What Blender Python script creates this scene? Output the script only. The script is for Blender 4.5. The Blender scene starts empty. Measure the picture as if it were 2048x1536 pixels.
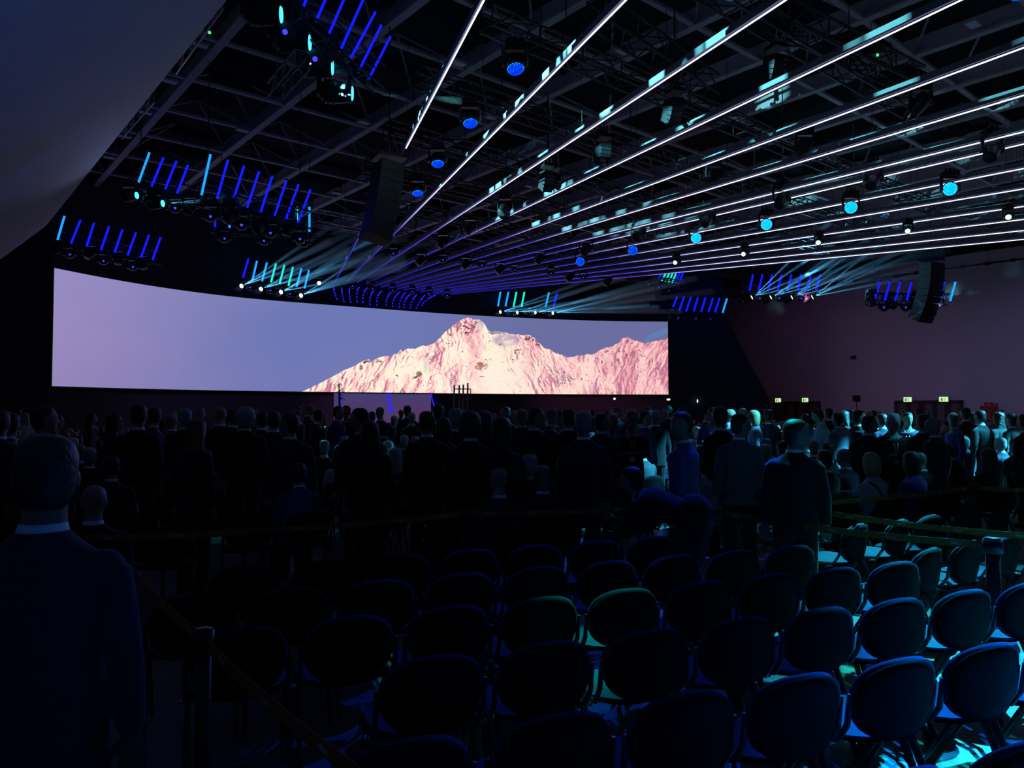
import bpy, math, random
import numpy as np
from mathutils import Vector, Matrix, Quaternion
from collections import defaultdict
random.seed(7)
C = bpy.context.scene.collection
sc = bpy.context.scene
# ------------------------------------------------------------------ camera
CAMH, F, HZ = 1.85, 1480.0, 816.0
PITCH = math.atan((HZ - 768) / F)
cam = bpy.data.cameras.new('camera'); cam.sensor_width = 36; cam.lens = 36 * F / 2048
cam.clip_start = 0.05; cam.clip_end = 300
camo = bpy.data.objects.new('camera', cam); C.objects.link(camo)
camo.location = (0, 0, CAMH); camo.rotation_euler = (math.pi / 2 + PITCH, 0, 0)
sc.camera = camo
sc.view_settings.view_transform = 'Standard'; sc.view_settings.look = 'None'
sc.view_settings.exposure = 0.0; sc.view_settings.gamma = 1.0
# ------------------------------------------------------------------ world
w = bpy.data.worlds.new('hall_air'); sc.world = w; w.use_nodes = True
w.node_tree.nodes['Background'].inputs[0].default_value = (0.012, 0.02, 0.07, 1)
w.node_tree.nodes['Background'].inputs[1].default_value = 0.02

def ray(px, py):
    x = (px - 1024) / F; y = -(py - 768) / F
    cp, sp = math.cos(PITCH), math.sin(PITCH)
    return Vector((x, cp - y * sp, sp + y * cp))
def PY(px, py, Y):
    r = ray(px, py); return Vector((r.x * Y / r.y, Y, CAMH + r.z * Y / r.y))
def PZ(px, py, Z):
    r = ray(px, py); k = (Z - CAMH) / r.z; return Vector((r.x * k, r.y * k, Z))
def proj(p):
    x, y, z = p[0], p[1], p[2] - CAMH
    cp, sp = math.cos(PITCH), math.sin(PITCH)
    f = y * cp + z * sp; u = -y * sp + z * cp
    return (1024 + F * x / f, 768 - F * u / f)
DV = Vector((-0.637, 0.771, 0)); NV = Vector((0.771, 0.637, 0))      # the hall's two axes
def DN(d, n, z=0): return DV * d + NV * n + Vector((0, 0, z))

# ------------------------------------------------------------------ lights helper
def spot(loc, tgt, color, power, angle=30, blend=.4, radius=.05, gobo=None, name='lamp', parent=None):
    l = bpy.data.lights.new(name, 'SPOT'); l.color = color; l.energy = power
    l.spot_size = math.radians(angle); l.spot_blend = blend; l.shadow_soft_size = radius
    o = bpy.data.objects.new(name, l); C.objects.link(o)
    o.location = loc; o.rotation_euler = (Vector(tgt) - Vector(loc)).to_track_quat('-Z', 'Y').to_euler()
    if gobo:                       # the pattern wheel inside the lamp
        l.use_nodes = True; nt = l.node_tree; n = nt.nodes; k = nt.links
        em = n['Emission']
        g = n.new('ShaderNodeNewGeometry'); 
        vt = n.new('ShaderNodeVectorTransform'); vt.vector_type = 'NORMAL'; vt.convert_from = 'WORLD'; vt.convert_to = 'OBJECT'
        k.new(g.outputs['Incoming'], vt.inputs[0])
        sx = n.new('ShaderNodeSeparateXYZ'); k.new(vt.outputs[0], sx.inputs[0])
        dx = n.new('ShaderNodeMath'); dx.operation = 'DIVIDE'; k.new(sx.outputs[0], dx.inputs[0]); k.new(sx.outputs[2], dx.inputs[1])
        dy = n.new('ShaderNodeMath'); dy.operation = 'DIVIDE'; k.new(sx.outputs[1], dy.inputs[0]); k.new(sx.outputs[2], dy.inputs[1])
        cx = n.new('ShaderNodeCombineXYZ'); k.new(dx.outputs[0], cx.inputs[0]); k.new(dy.outputs[0], cx.inputs[1])
        cx.inputs[2].default_value = gobo[1] if len(gobo) > 1 else 0
        v = n.new('ShaderNodeTexVoronoi'); v.inputs['Scale'].default_value = gobo[0]; k.new(cx.outputs[0], v.inputs['Vector'])
        mr = n.new('ShaderNodeMapRange'); g0 = gobo[2] if len(gobo) > 2 else .28; mr.inputs[1].default_value = g0; mr.inputs[2].default_value = g0 + .15
        mr.inputs[3].default_value = 2.2; mr.inputs[4].default_value = .0; k.new(v.outputs['Distance'], mr.inputs[0])
        k.new(mr.outputs[0], em.inputs['Strength'])
    return o
# room light: show lamps hung over the hall plus added fill spots
WASH = []      # never filled; some spots below are added without a fixture

# ------------------------------------------------------------------ materials
def lin(r, g, b):
    f = lambda c: ((c / 255 + .055) / 1.055) ** 2.4 if c / 255 > .04045 else c / 255 / 12.92
    return (f(r), f(g), f(b))
def mat(name, col, rough=.6, metal=0, spec=.5, noise=None, bump=None, emis=None, sheen=0):
    m = bpy.data.materials.new(name); m.use_nodes = True
    n = m.node_tree.nodes; k = m.node_tree.links; b = n['Principled BSDF']
    b.inputs['Base Color'].default_value = (*col, 1); b.inputs['Roughness'].default_value = rough
    b.inputs['Metallic'].default_value = metal; b.inputs['Specular IOR Level'].default_value = spec
    if sheen: b.inputs['Sheen Weight'].default_value = sheen
    tc = n.new('ShaderNodeTexCoord')
    if noise:
        t = n.new('ShaderNodeTexNoise'); t.inputs['Scale'].default_value = noise[0]; t.inputs['Detail'].default_value = 5
        k.new(tc.outputs['Object'], t.inputs['Vector'])
        mx = n.new('ShaderNodeMix'); mx.data_type = 'RGBA'
        mx.inputs[6].default_value = (*col, 1); mx.inputs[7].default_value = (*[c * noise[1] for c in col], 1)
        k.new(t.outputs['Fac'], mx.inputs[0]); k.new(mx.outputs[2], b.inputs['Base Color'])
    if bump:
        t = n.new('ShaderNodeTexNoise'); t.inputs['Scale'].default_value = bump[0]
        k.new(tc.outputs['Object'], t.inputs['Vector'])
        bp = n.new('ShaderNodeBump'); bp.inputs['Strength'].default_value = bump[1]; bp.inputs['Distance'].default_value = .01
        k.new(t.outputs['Fac'], bp.inputs['Height']); k.new(bp.outputs[0], b.inputs['Normal'])
    if emis:
        b.inputs['Emission Color'].default_value = (*emis[0], 1); b.inputs['Emission Strength'].default_value = emis[1]
    return m
M = {}
M['black'] = mat('black_metal', (.012, .013, .016), .45, .3)
M['housing'] = mat('lamp_housing', (.02, .021, .025), .4, .1, bump=(60, .1))
M['drape'] = mat('black_drape', (.075, .06, .08), .95, spec=.1, bump=(8, .3))
M['wing'] = mat('dark_wing', (.045, .06, .12), .95, spec=.1, bump=(8, .3))
M['plaster'] = mat('pale_plaster', (.68, .65, .68), .9, spec=.2, noise=(.6, .92))
M['plaster_left'] = mat('grey_plaster', (.55, .55, .56), .9, spec=.2, noise=(.4, .9))
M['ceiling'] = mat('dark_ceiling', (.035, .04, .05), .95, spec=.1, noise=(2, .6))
M['beam'] = mat('grey_steel_beam', (.5, .48, .5), .7, noise=(3, .8))
M['truss'] = mat('dark_truss', (.05, .05, .06), .5, .4)
M['truss_alu'] = mat('aluminium_truss', (.35, .35, .38), .4, .6)
M['panel'] = mat('white_panel', (.75, .72, .72), .6)
M['leg'] = mat('chair_legs', (.045, .047, .052), .32, .6)
M['fabric'] = mat('chair_fabric', (.035, .045, .085), .85, spec=.25, noise=(300, .6), sheen=.05)
M['shell'] = mat('chair_shell', (.004, .005, .006), .7, spec=.12)
M['chrome'] = mat('chrome_link', (.5, .5, .55), .15, 1)
M['belt'] = mat('orange_belt', (.42, .13, .015), .8, noise=(120, .8))
M['beltprint'] = mat('belt_print', (.75, .6, .5), .8)
M['post'] = mat('black_post', (.015, .015, .018), .4, .2)
M['stage'] = mat('stage_black', (.02, .02, .025), .5)
M['stage_lip'] = mat('stage_lip_white', (.6, .6, .62), .5)
M['wood'] = mat('pale_timber', (.4, .28, .2), .7, noise=(10, .6))
M['bark'] = mat('dark_bark', (.05, .04, .035), .9)
M['doorleaf'] = mat('door_leaf', (.17, .14, .12), .6, noise=(4, .8))
M['doorframe'] = mat('door_frame', (.02, .022, .025), .5)
M['red'] = mat('red_sign', (.5, .03, .03), .5)
M['eye'] = mat('eye', (.22, .21, .2), .3)
M['white'] = mat('white_paint', (.8, .8, .8), .5)
M['fascia'] = mat('strip_fascia', (.17, .18, .2), .6)
def emat(name, col, s):
    m = bpy.data.materials.new(name); m.use_nodes = True; nt = m.node_tree; nt.nodes.clear()
    o = nt.nodes.new('ShaderNodeOutputMaterial'); e = nt.nodes.new('ShaderNodeEmission')
    e.inputs[0].default_value = (*col, 1); e.inputs[1].default_value = s; nt.links.new(e.outputs[0], o.inputs[0]); return m
M['tube_blue'] = emat('tube_blue', (.004, .008, 1), 1.6)
M['tube_cyan'] = emat('tube_cyan', (.01, .26, 1), 1.6)
M['tube_teal'] = emat('tube_teal', (.01, .75, .6), 1.2)
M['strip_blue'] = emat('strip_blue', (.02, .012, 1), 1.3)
M['lens_cyan'] = emat('lens_cyan', (.05, .65, 1), 2.5)
M['lens_white'] = emat('lens_white', (.45, .95, 1), 5)
M['lens_blue'] = emat('lens_blue', (.03, .03, 1), 2.5)
M['exit'] = emat('exit_glow', lin(215, 250, 185), .95)
M['exitmark'] = emat('exit_mark', lin(90, 150, 90), .8)
M['warm'] = emat('warm_lamp', (1, 1, .7), 2.5)
M['led_white'] = emat('status_led', (.8, .85, 1), 2)
M['led_green'] = emat('green_led', (.05, 1, .2), 1.5)
M['phone'] = emat('phone_screen', (.5, .6, .75), 1.0)
# wash light face: a honeycomb of little emitters
def washmat(name, ca, cb, s):
    m = bpy.data.materials.new(name); m.use_nodes = True; nt = m.node_tree; n = nt.nodes; k = nt.links; n.clear()
    o = n.new('ShaderNodeOutputMaterial'); e = n.new('ShaderNodeEmission'); tc = n.new('ShaderNodeTexCoord')
    v = n.new('ShaderNodeTexVoronoi'); v.inputs['Scale'].default_value = 34; v.inputs['Randomness'].default_value = .25
    mr = n.new('ShaderNodeMapRange'); mr.inputs[1].default_value = .25; mr.inputs[2].default_value = .5
    mx = n.new('ShaderNodeMix'); mx.data_type = 'RGBA'; mx.inputs[6].default_value = (*ca, 1); mx.inputs[7].default_value = (*cb, 1)
    k.new(tc.outputs['Object'], v.inputs['Vector']); k.new(v.outputs['Distance'], mr.inputs[0]); k.new(mr.outputs[0], mx.inputs[0])
    k.new(mx.outputs[2], e.inputs[0]); e.inputs[1].default_value = s; k.new(e.outputs[0], o.inputs[0]); return m
M['wash_blue'] = washmat('wash_face_blue', (.02, .6, 1), (.0, .02, .6), 1.5)
M['wash_cyan'] = washmat('wash_face_cyan', (.1, .8, 1), (.0, .25, 1), 2.5)
# pixel strips: their lamps run from blue at the stage to white over the hall
def stripmat():
    m = bpy.data.materials.new('pixel_strip'); m.use_nodes = True; nt = m.node_tree; n = nt.nodes; k = nt.links; n.clear()
    o = n.new('ShaderNodeOutputMaterial'); e = n.new('ShaderNodeEmission'); g = n.new('ShaderNodeNewGeometry')
    d = n.new('ShaderNodeVectorMath'); d.operation = 'DISTANCE'; d.inputs[1].default_value = (-7, 40, 8.2)
    k.new(g.outputs['Position'], d.inputs[0])
    cr = n.new('ShaderNodeValToRGB'); mr = n.new('ShaderNodeMapRange'); mr.inputs[1].default_value = 6; mr.inputs[2].default_value = 24
    k.new(d.outputs['Value'], mr.inputs[0]); k.new(mr.outputs[0], cr.inputs[0])
    el = cr.color_ramp.elements; el[0].position = 0; el[0].color = (.02, .012, .75, 1); el[1].position = 1; el[1].color = (1.9, 1.95, 3, 1)
    a = el.new(.45); a.color = (.10, .06, .8, 1); a = el.new(.65); a.color = (.9, .9, 1.9, 1)
    k.new(cr.outputs[0], e.inputs[0]); e.inputs[1].default_value = 1.0; k.new(e.outputs[0], o.inputs[0]); return m
M['strip'] = stripmat()
def floormat():
    m = bpy.data.materials.new('parquet_floor'); m.use_nodes = True; nt = m.node_tree; n = nt.nodes; k = nt.links; b = n['Principled BSDF']
    tc = n.new('ShaderNodeTexCoord'); mp = n.new('ShaderNodeMapping'); mp.inputs['Rotation'].default_value = (0, 0, .5)
    k.new(tc.outputs['Object'], mp.inputs[0])
    br = n.new('ShaderNodeTexBrick'); br.inputs['Scale'].default_value = 1.6; br.inputs['Brick Width'].default_value = 1.1; br.inputs['Row Height'].default_value = .13
    br.inputs['Mortar Size'].default_value = .003; br.inputs['Color1'].default_value = (.30, .25, .21, 1); br.inputs['Color2'].default_value = (.22, .18, .15, 1); br.inputs['Mortar'].default_value = (.07, .06, .05, 1)
    k.new(mp.outputs[0], br.inputs['Vector'])
    ns = n.new('ShaderNodeTexNoise'); ns.inputs['Scale'].default_value = 3; k.new(mp.outputs[0], ns.inputs['Vector'])
    mx = n.new('ShaderNodeMix'); mx.data_type = 'RGBA'; mx.blend_type = 'MULTIPLY'; mx.inputs[0].default_value = .35
    k.new(br.outputs['Color'], mx.inputs[6]); k.new(ns.outputs['Color'], mx.inputs[7]); k.new(mx.outputs[2], b.inputs['Base Color'])
    b.inputs['Roughness'].default_value = .38; return m
M['floor'] = floormat()

# ------------------------------------------------------------------ mesh builder
class MB:
    def __init__(s): s.v = []; s.f = []; s.m = []; s.cur = 0
    def add(s, vs, fs):
        o = len(s.v); s.v += [tuple(v) for v in vs]; s.f += [tuple(i + o for i in f) for f in fs]; s.m += [s.cur] * len(fs)
    def box(s, c, d, R=None):
        c = Vector(c); vs = []
        for z in (-.5, .5):
            for (x, y) in ((-.5, -.5), (.5, -.5), (.5, .5), (-.5, .5)):
                p = Vector((x * d[0], y * d[1], z * d[2])); vs.append(c + (R @ p if R else p))
        s.add(vs, [(3, 2, 1, 0), (4, 5, 6, 7), (0, 1, 5, 4), (1, 2, 6, 5), (2, 3, 7, 6), (3, 0, 4, 7)])
    def loft(s, rings, n=12, p=2.0):
        """rings: (centre, axisA, axisB) closed solid; p: superellipse power"""
        vs = []
        for (c, a, b) in rings:
            c, a, b = Vector(c), Vector(a), Vector(b)
            for i in range(n):
                t = 2 * math.pi * i / n; ct, st = math.cos(t), math.sin(t)
                if p != 2.0:
                    ct = math.copysign(abs(ct) ** (2 / p), ct); st = math.copysign(abs(st) ** (2 / p), st)
                vs.append(c + a * ct + b * st)
        fs = []
        for r in range(len(rings) - 1):
            for i in range(n):
                j = (i + 1) % n; fs.append((r * n + i, r * n + j, (r + 1) * n + j, (r + 1) * n + i))
        fs.append(tuple(reversed(range(n)))); fs.append(tuple((len(rings) - 1) * n + i for i in range(n)))
        s.add(vs, fs)
    def tube(s, pts, rad, n=8, flat=1.0, up=None):
        pts = [Vector(p) for p in pts]
        if not isinstance(rad, (list, tuple)): rad = [rad] * len(pts)
        rings = []; ref = Vector(up) if up else None
        for i, p in enumerate(pts):
            d = (pts[min(i + 1, len(pts) - 1)] - pts[max(i - 1, 0)]).normalized()
            if ref is None: ref = Vector((0, 0, 1)) if abs(d.z) < .9 else Vector((0, 1, 0))
            a = d.cross(ref).normalized(); b = a.cross(d).normalized()
            if a.length < .5: a = d.orthogonal().normalized(); b = a.cross(d)
            rings.append((p, a * rad[i], b * rad[i] * flat))
        # keep faces outward
        s.loft([(c, b, a) for (c, a, b) in rings], n)
    def ball(s, c, r, n=10, R=None):
        c = Vector(c); rings = []
        if not isinstance(r, (tuple, list)): r = (r, r, r)
        k = max(5, n // 2 + 1)
        for i in range(k + 1):
            t = -math.pi / 2 + math.pi * i / k; cc = max(math.cos(t), .03)
            a, b, z = Vector((r[0] * cc, 0, 0)), Vector((0, r[1] * cc, 0)), Vector((0, 0, r[2] * math.sin(t)))
            if R: a, b, z = R @ a, R @ b, R @ z
            rings.append((c + z, a, b))
        s.loft(rings, n)
    def mesh(s, name, mats=(), smooth=False):
        me = bpy.data.meshes.new(name); me.from_pydata(s.v, [], s.f); me.update()
        for m in mats: me.materials.append(m)
        if len(mats) > 1: me.polygons.foreach_set('material_index', s.m)
        if smooth: me.polygons.foreach_set('use_smooth', [True] * len(me.polygons))
        return me
    def build(s, name, m, parent=None, smooth=False, loc=None):
        o = bpy.data.objects.new(name, s.mesh(name, m if isinstance(m, (list, tuple)) else [m], smooth)); C.objects.link(o)
        if parent: o.parent = parent
        if loc is not None: o.location = loc
        return o
def tag(o, label=None, cat=None, group=None, kind=None):
    if label: o['label'] = label
    if cat: o['category'] = cat
    if group: o['group'] = group
    if kind: o['kind'] = kind
    return o
def thing(name, loc, label, cat, group=None, rz=0):
    o = bpy.data.objects.new(name, None); o.empty_display_size = .1; C.objects.link(o); o.location = loc; o.rotation_euler = (0, 0, rz)
    return tag(o, label, cat, group)
def struct(o, label=None): o['kind'] = 'structure'; (label and tag(o, label)); return o
def addmesh(name, me, parent=None, loc=None, rot=None):
    o = bpy.data.objects.new(name, me); C.objects.link(o)
    if parent: o.parent = parent
    if loc is not None: o.location = loc
    if rot is not None: o.rotation_euler = rot
    return o
ORD = ['first', 'second', 'third', 'fourth', 'fifth', 'sixth', 'seventh', 'eighth', 'ninth', 'tenth', 'eleventh', 'twelfth', 'thirteenth', 'fourteenth',
       'fifteenth', 'sixteenth', 'seventeenth', 'eighteenth', 'nineteenth', 'twentieth']
def ordi(i):
    if i < 20: return ORD[i]
    tens = ['twenty', 'thirty', 'forty', 'fifty', 'sixty', 'seventy', 'eighty', 'ninety'][(i + 1) // 10 - 2]
    u = (i + 1) % 10
    return {'twenty': 'twentieth', 'thirty': 'thirtieth', 'forty': 'fortieth', 'fifty': 'fiftieth', 'sixty': 'sixtieth', 'seventy': 'seventieth', 'eighty': 'eightieth', 'ninety': 'ninetieth'}[tens] if u == 0 else tens + '-' + ORD[u - 1]
def textmesh(txt, size, ext=.001):
    cu = bpy.data.curves.new('t', 'FONT'); cu.body = txt; cu.size = size; cu.extrude = ext; cu.align_x = 'CENTER'; cu.align_y = 'CENTER'
    o = bpy.data.objects.new('t', cu); C.objects.link(o); dg = bpy.context.evaluated_depsgraph_get()
    me = bpy.data.meshes.new_from_object(o.evaluated_get(dg)); bpy.data.objects.remove(o); return me
# ================================================================== THE HALL
b = MB(); b.box((6, 22, -.1), (90, 80, .2)); struct(b.build('floor', M['floor']), 'brown parquet floor of the hall')
b = MB(); b.box((6, 22, 12.3), (100, 90, .2)); struct(b.build('ceiling', M['ceiling']), 'dark high ceiling')
Rn = Matrix(((NV.x, DV.x, 0), (NV.y, DV.y, 0), (0, 0, 1)))       # local x = NV, y = DV
def hallbox(mb, n0, n1, d0, d1, z0, z1):
    mb.box(DN((d0 + d1) / 2, (n0 + n1) / 2, (z0 + z1) / 2), (n1 - n0, d1 - d0, z1 - z0), Rn)
b = MB(); hallbox(b, 47, 47.4, -20, 36, 0, 12.2); struct(b.build('wall_right', M['plaster']), 'pale plaster wall on the right')
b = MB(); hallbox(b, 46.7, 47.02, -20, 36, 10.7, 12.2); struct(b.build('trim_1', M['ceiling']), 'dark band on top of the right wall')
b = MB(); hallbox(b, 46.85, 47.02, -20, 36, 9.93, 10.0)
for i in range(40): hallbox(b, 46.8, 47.02, -14 + i * 1.25, -13.8 + i * 1.25, 9.88, 10.05)
struct(b.build('trim_2', M['black']), 'dark cable tray along the right wall')
# gallery underside at upper left, its slope shaped to catch the screen light
nE, zE, sl = 3.37, 7.5, 1.04
b = MB()
vs = []
for d in (-12, 26.8):
    for (n, z) in ((nE, zE), (-2.4, zE - (nE + 2.4) * sl), (-2.6, zE - (nE + 2.6) * sl + .3), (nE - .2, 12.2), (nE, 12.2)):
        vs.append(DN(d, n, z))
b.add(vs, [(0, 1, 6, 5), (1, 2, 7, 6), (2, 3, 8, 7), (3, 4, 9, 8), (4, 0, 5, 9), (4, 3, 2, 1, 0), (5, 6, 7, 8, 9)])
struct(b.build('wall_left', M['plaster_left']), 'sloping grey plaster underside at upper left')
b = MB(); b.box((-2, -9, 6), (60, .3, 12)); struct(b.build('wall_back', M['drape']))
# ---- curved masking wall that carries the screen
scr = [(-17.6, 28.3), (-16.3, 31.8), (-13.5, 35.8), (-9.0, 38.8), (-3.5, 42.3), (2.3, 44.7), (6.4, 45.75), (9.72, 46.0)]
def catmull(pts, k=24):
    out = []; P = [Vector((2 * pts[0][0] - pts[1][0], 2 * pts[0][1] - pts[1][1]))] + [Vector(p) for p in pts] + [Vector((2 * pts[-1][0] - pts[-2][0], 2 * pts[-1][1] - pts[-2][1]))]
    for i in range(1, len(P) - 2):
        for j in range(k):
            t = j / k; a, b_, c, d = P[i - 1], P[i], P[i + 1], P[i + 2]
            out.append(.5 * ((2 * b_) + (c - a) * t + (2 * a - 5 * b_ + 4 * c - d) * t * t + (3 * b_ - a - 3 * c + d) * t ** 3))
    out.append(P[-2]); return out
SP = catmull(scr)
# re-sample by a smooth circle-like fit
xs = np.array([p.x for p in SP]); ys = np.array([p.y for p in SP])
ks = np.ones(25) / 25; pad = lambda a: np.concatenate([2 * a[0] - a[1:13][::-1], a, 2 * a[-1] - a[-13:-1][::-1]])
xs2, ys2 = np.convolve(pad(xs), ks, 'valid'), np.convolve(pad(ys), ks, 'valid')
SP = [Vector((x, y)) for x, y in zip(xs2, ys2)]
arc = np.concatenate([[0], np.cumsum([(SP[i + 1] - SP[i]).length for i in range(len(SP) - 1)])]); ARC = arc[-1]
def scrpt(s, off=0.0):
    s = min(max(s, 0), ARC); x = float(np.interp(s, arc, xs2)); y = float(np.interp(s, arc, ys2))
    e = .2; t = Vector((float(np.interp(s + e, arc, xs2) - np.interp(s - e, arc, xs2)), float(np.interp(s + e, arc, ys2) - np.interp(s - e, arc, ys2)))).normalized()
    n = Vector((t.y, -t.x)); return Vector((x + n.x * off, y + n.y * off)), n     # n points to the hall
ZB, ZT = 2.69, 7.23
def ribbon(mb, s0, s1, z0, z1, off0, off1, k=60):
    vs = []; fs = []
    for i in range(k + 1):
        s = s0 + (s1 - s0) * i / k; a, _ = scrpt(s, off0); c, _ = scrpt(s, off1)
        vs += [(a.x, a.y, z0), (a.x, a.y, z1), (c.x, c.y, z1), (c.x, c.y, z0)]
    for i in range(k):
        o = i * 4
        for j in range(4): fs.append((o + j, o + (j + 1) % 4, o + 4 + (j + 1) % 4, o + 4 + j))
    fs += [(3, 2, 1, 0), (k * 4, k * 4 + 1, k * 4 + 2, k * 4 + 3)]
    mb.add(vs, fs)
b = MB(); ribbon(b, 0, ARC, 0, 12.2, -.6, -.25); struct(b.build('wall_front', M['drape']), 'curved black wall around the screen')
# black drapes left and right of it
b = MB()
a0 = scrpt(0, -.3)[0]
pl = [Vector((a0.x, a0.y)), Vector((-19.6, 26.6)), Vector((-24, 24.0)), Vector((-27, 20))]
for i in range(3):
    d = pl[i + 1] - pl[i]; c = (pl[i] + pl[i + 1]) / 2; b.box((c.x, c.y, 6.1), (d.length + .15, .15, 12.2), Matrix.Rotation(math.atan2(d.y, d.x), 3, 'Z'))
struct(b.build('wall_side', M['drape']), 'black drape left of the screen')
b = MB()
q = [PY(1338, 560, 47.0), PY(1338, 832, 47), PY(1550, 832, 47), PY(1540, 800, 47), PY(1455, 640, 47), PY(1440, 560, 47)]
q[0].z = 12.2; q[5].z = 12.2; q[1].z = 0; q[2].z = 0
vs = [Vector((p.x, p.y, p.z)) for p in q] + [Vector((p.x, p.y + .25, p.z)) for p in q]
b.add(vs, [(5, 4, 3, 2, 1, 0), (6, 7, 8, 9, 10, 11)] + [(i, (i + 1) % 6, 6 + (i + 1) % 6, 6 + i) for i in range(6)])
struct(b.build('wall_wing', M['wing']), 'slanting dark masking wing right of the screen')

# ---- roof structure
bn = [3.2 + 2.84 * i for i in range(0, 16)]; bd = [2.6 + 2.7 * i for i in range(0, 15)]
t = 3
for i, n_ in enumerate(bn):
    if n_ < 3.5: n_ = 3.6
    b = MB(); hallbox(b, n_ - .11, n_ + .11, -6, 38, 11.0, 11.08); hallbox(b, n_ - .02, n_ + .02, -6, 38, 11.08, 11.5); struct(b.build('trim_%d' % t, M['beam'])); t += 1
for i, d_ in enumerate(bd):
    b = MB(); hallbox(b, 3.4, 46.9, d_ - .07, d_ + .07, 11.02, 11.10); struct(b.build('trim_%d' % t, M['beam'])); t += 1
b = MB(); rnd = random.Random(3)
for i, n_ in enumerate(bn[:-1]):
    for j, d_ in enumerate(bd[:-1]):
        m_ = DN(d_ + 1.35, n_ + 1.42, 12.15)
        for (dn, dd) in ((0, 0), (2.84, 0), (0, 2.7), (2.84, 2.7)):
            if rnd.random() < .45: b.tube([DN(d_ + dd, n_ + dn, 11.1), m_], .035, 5)
struct(b.build('trim_%d' % t, M['beam']), 'diagonal struts of the roof frame'); t += 1
b = MB()
for d_ in (4.2, 9.8, 15.2, 22.5, 29.3): b.tube([DN(d_, 4, 11.7), DN(d_, 46.5, 11.7)], .28, 10)
struct(b.build('trim_%d' % t, M['ceiling']), 'round air ducts under the roof'); t += 1

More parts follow.
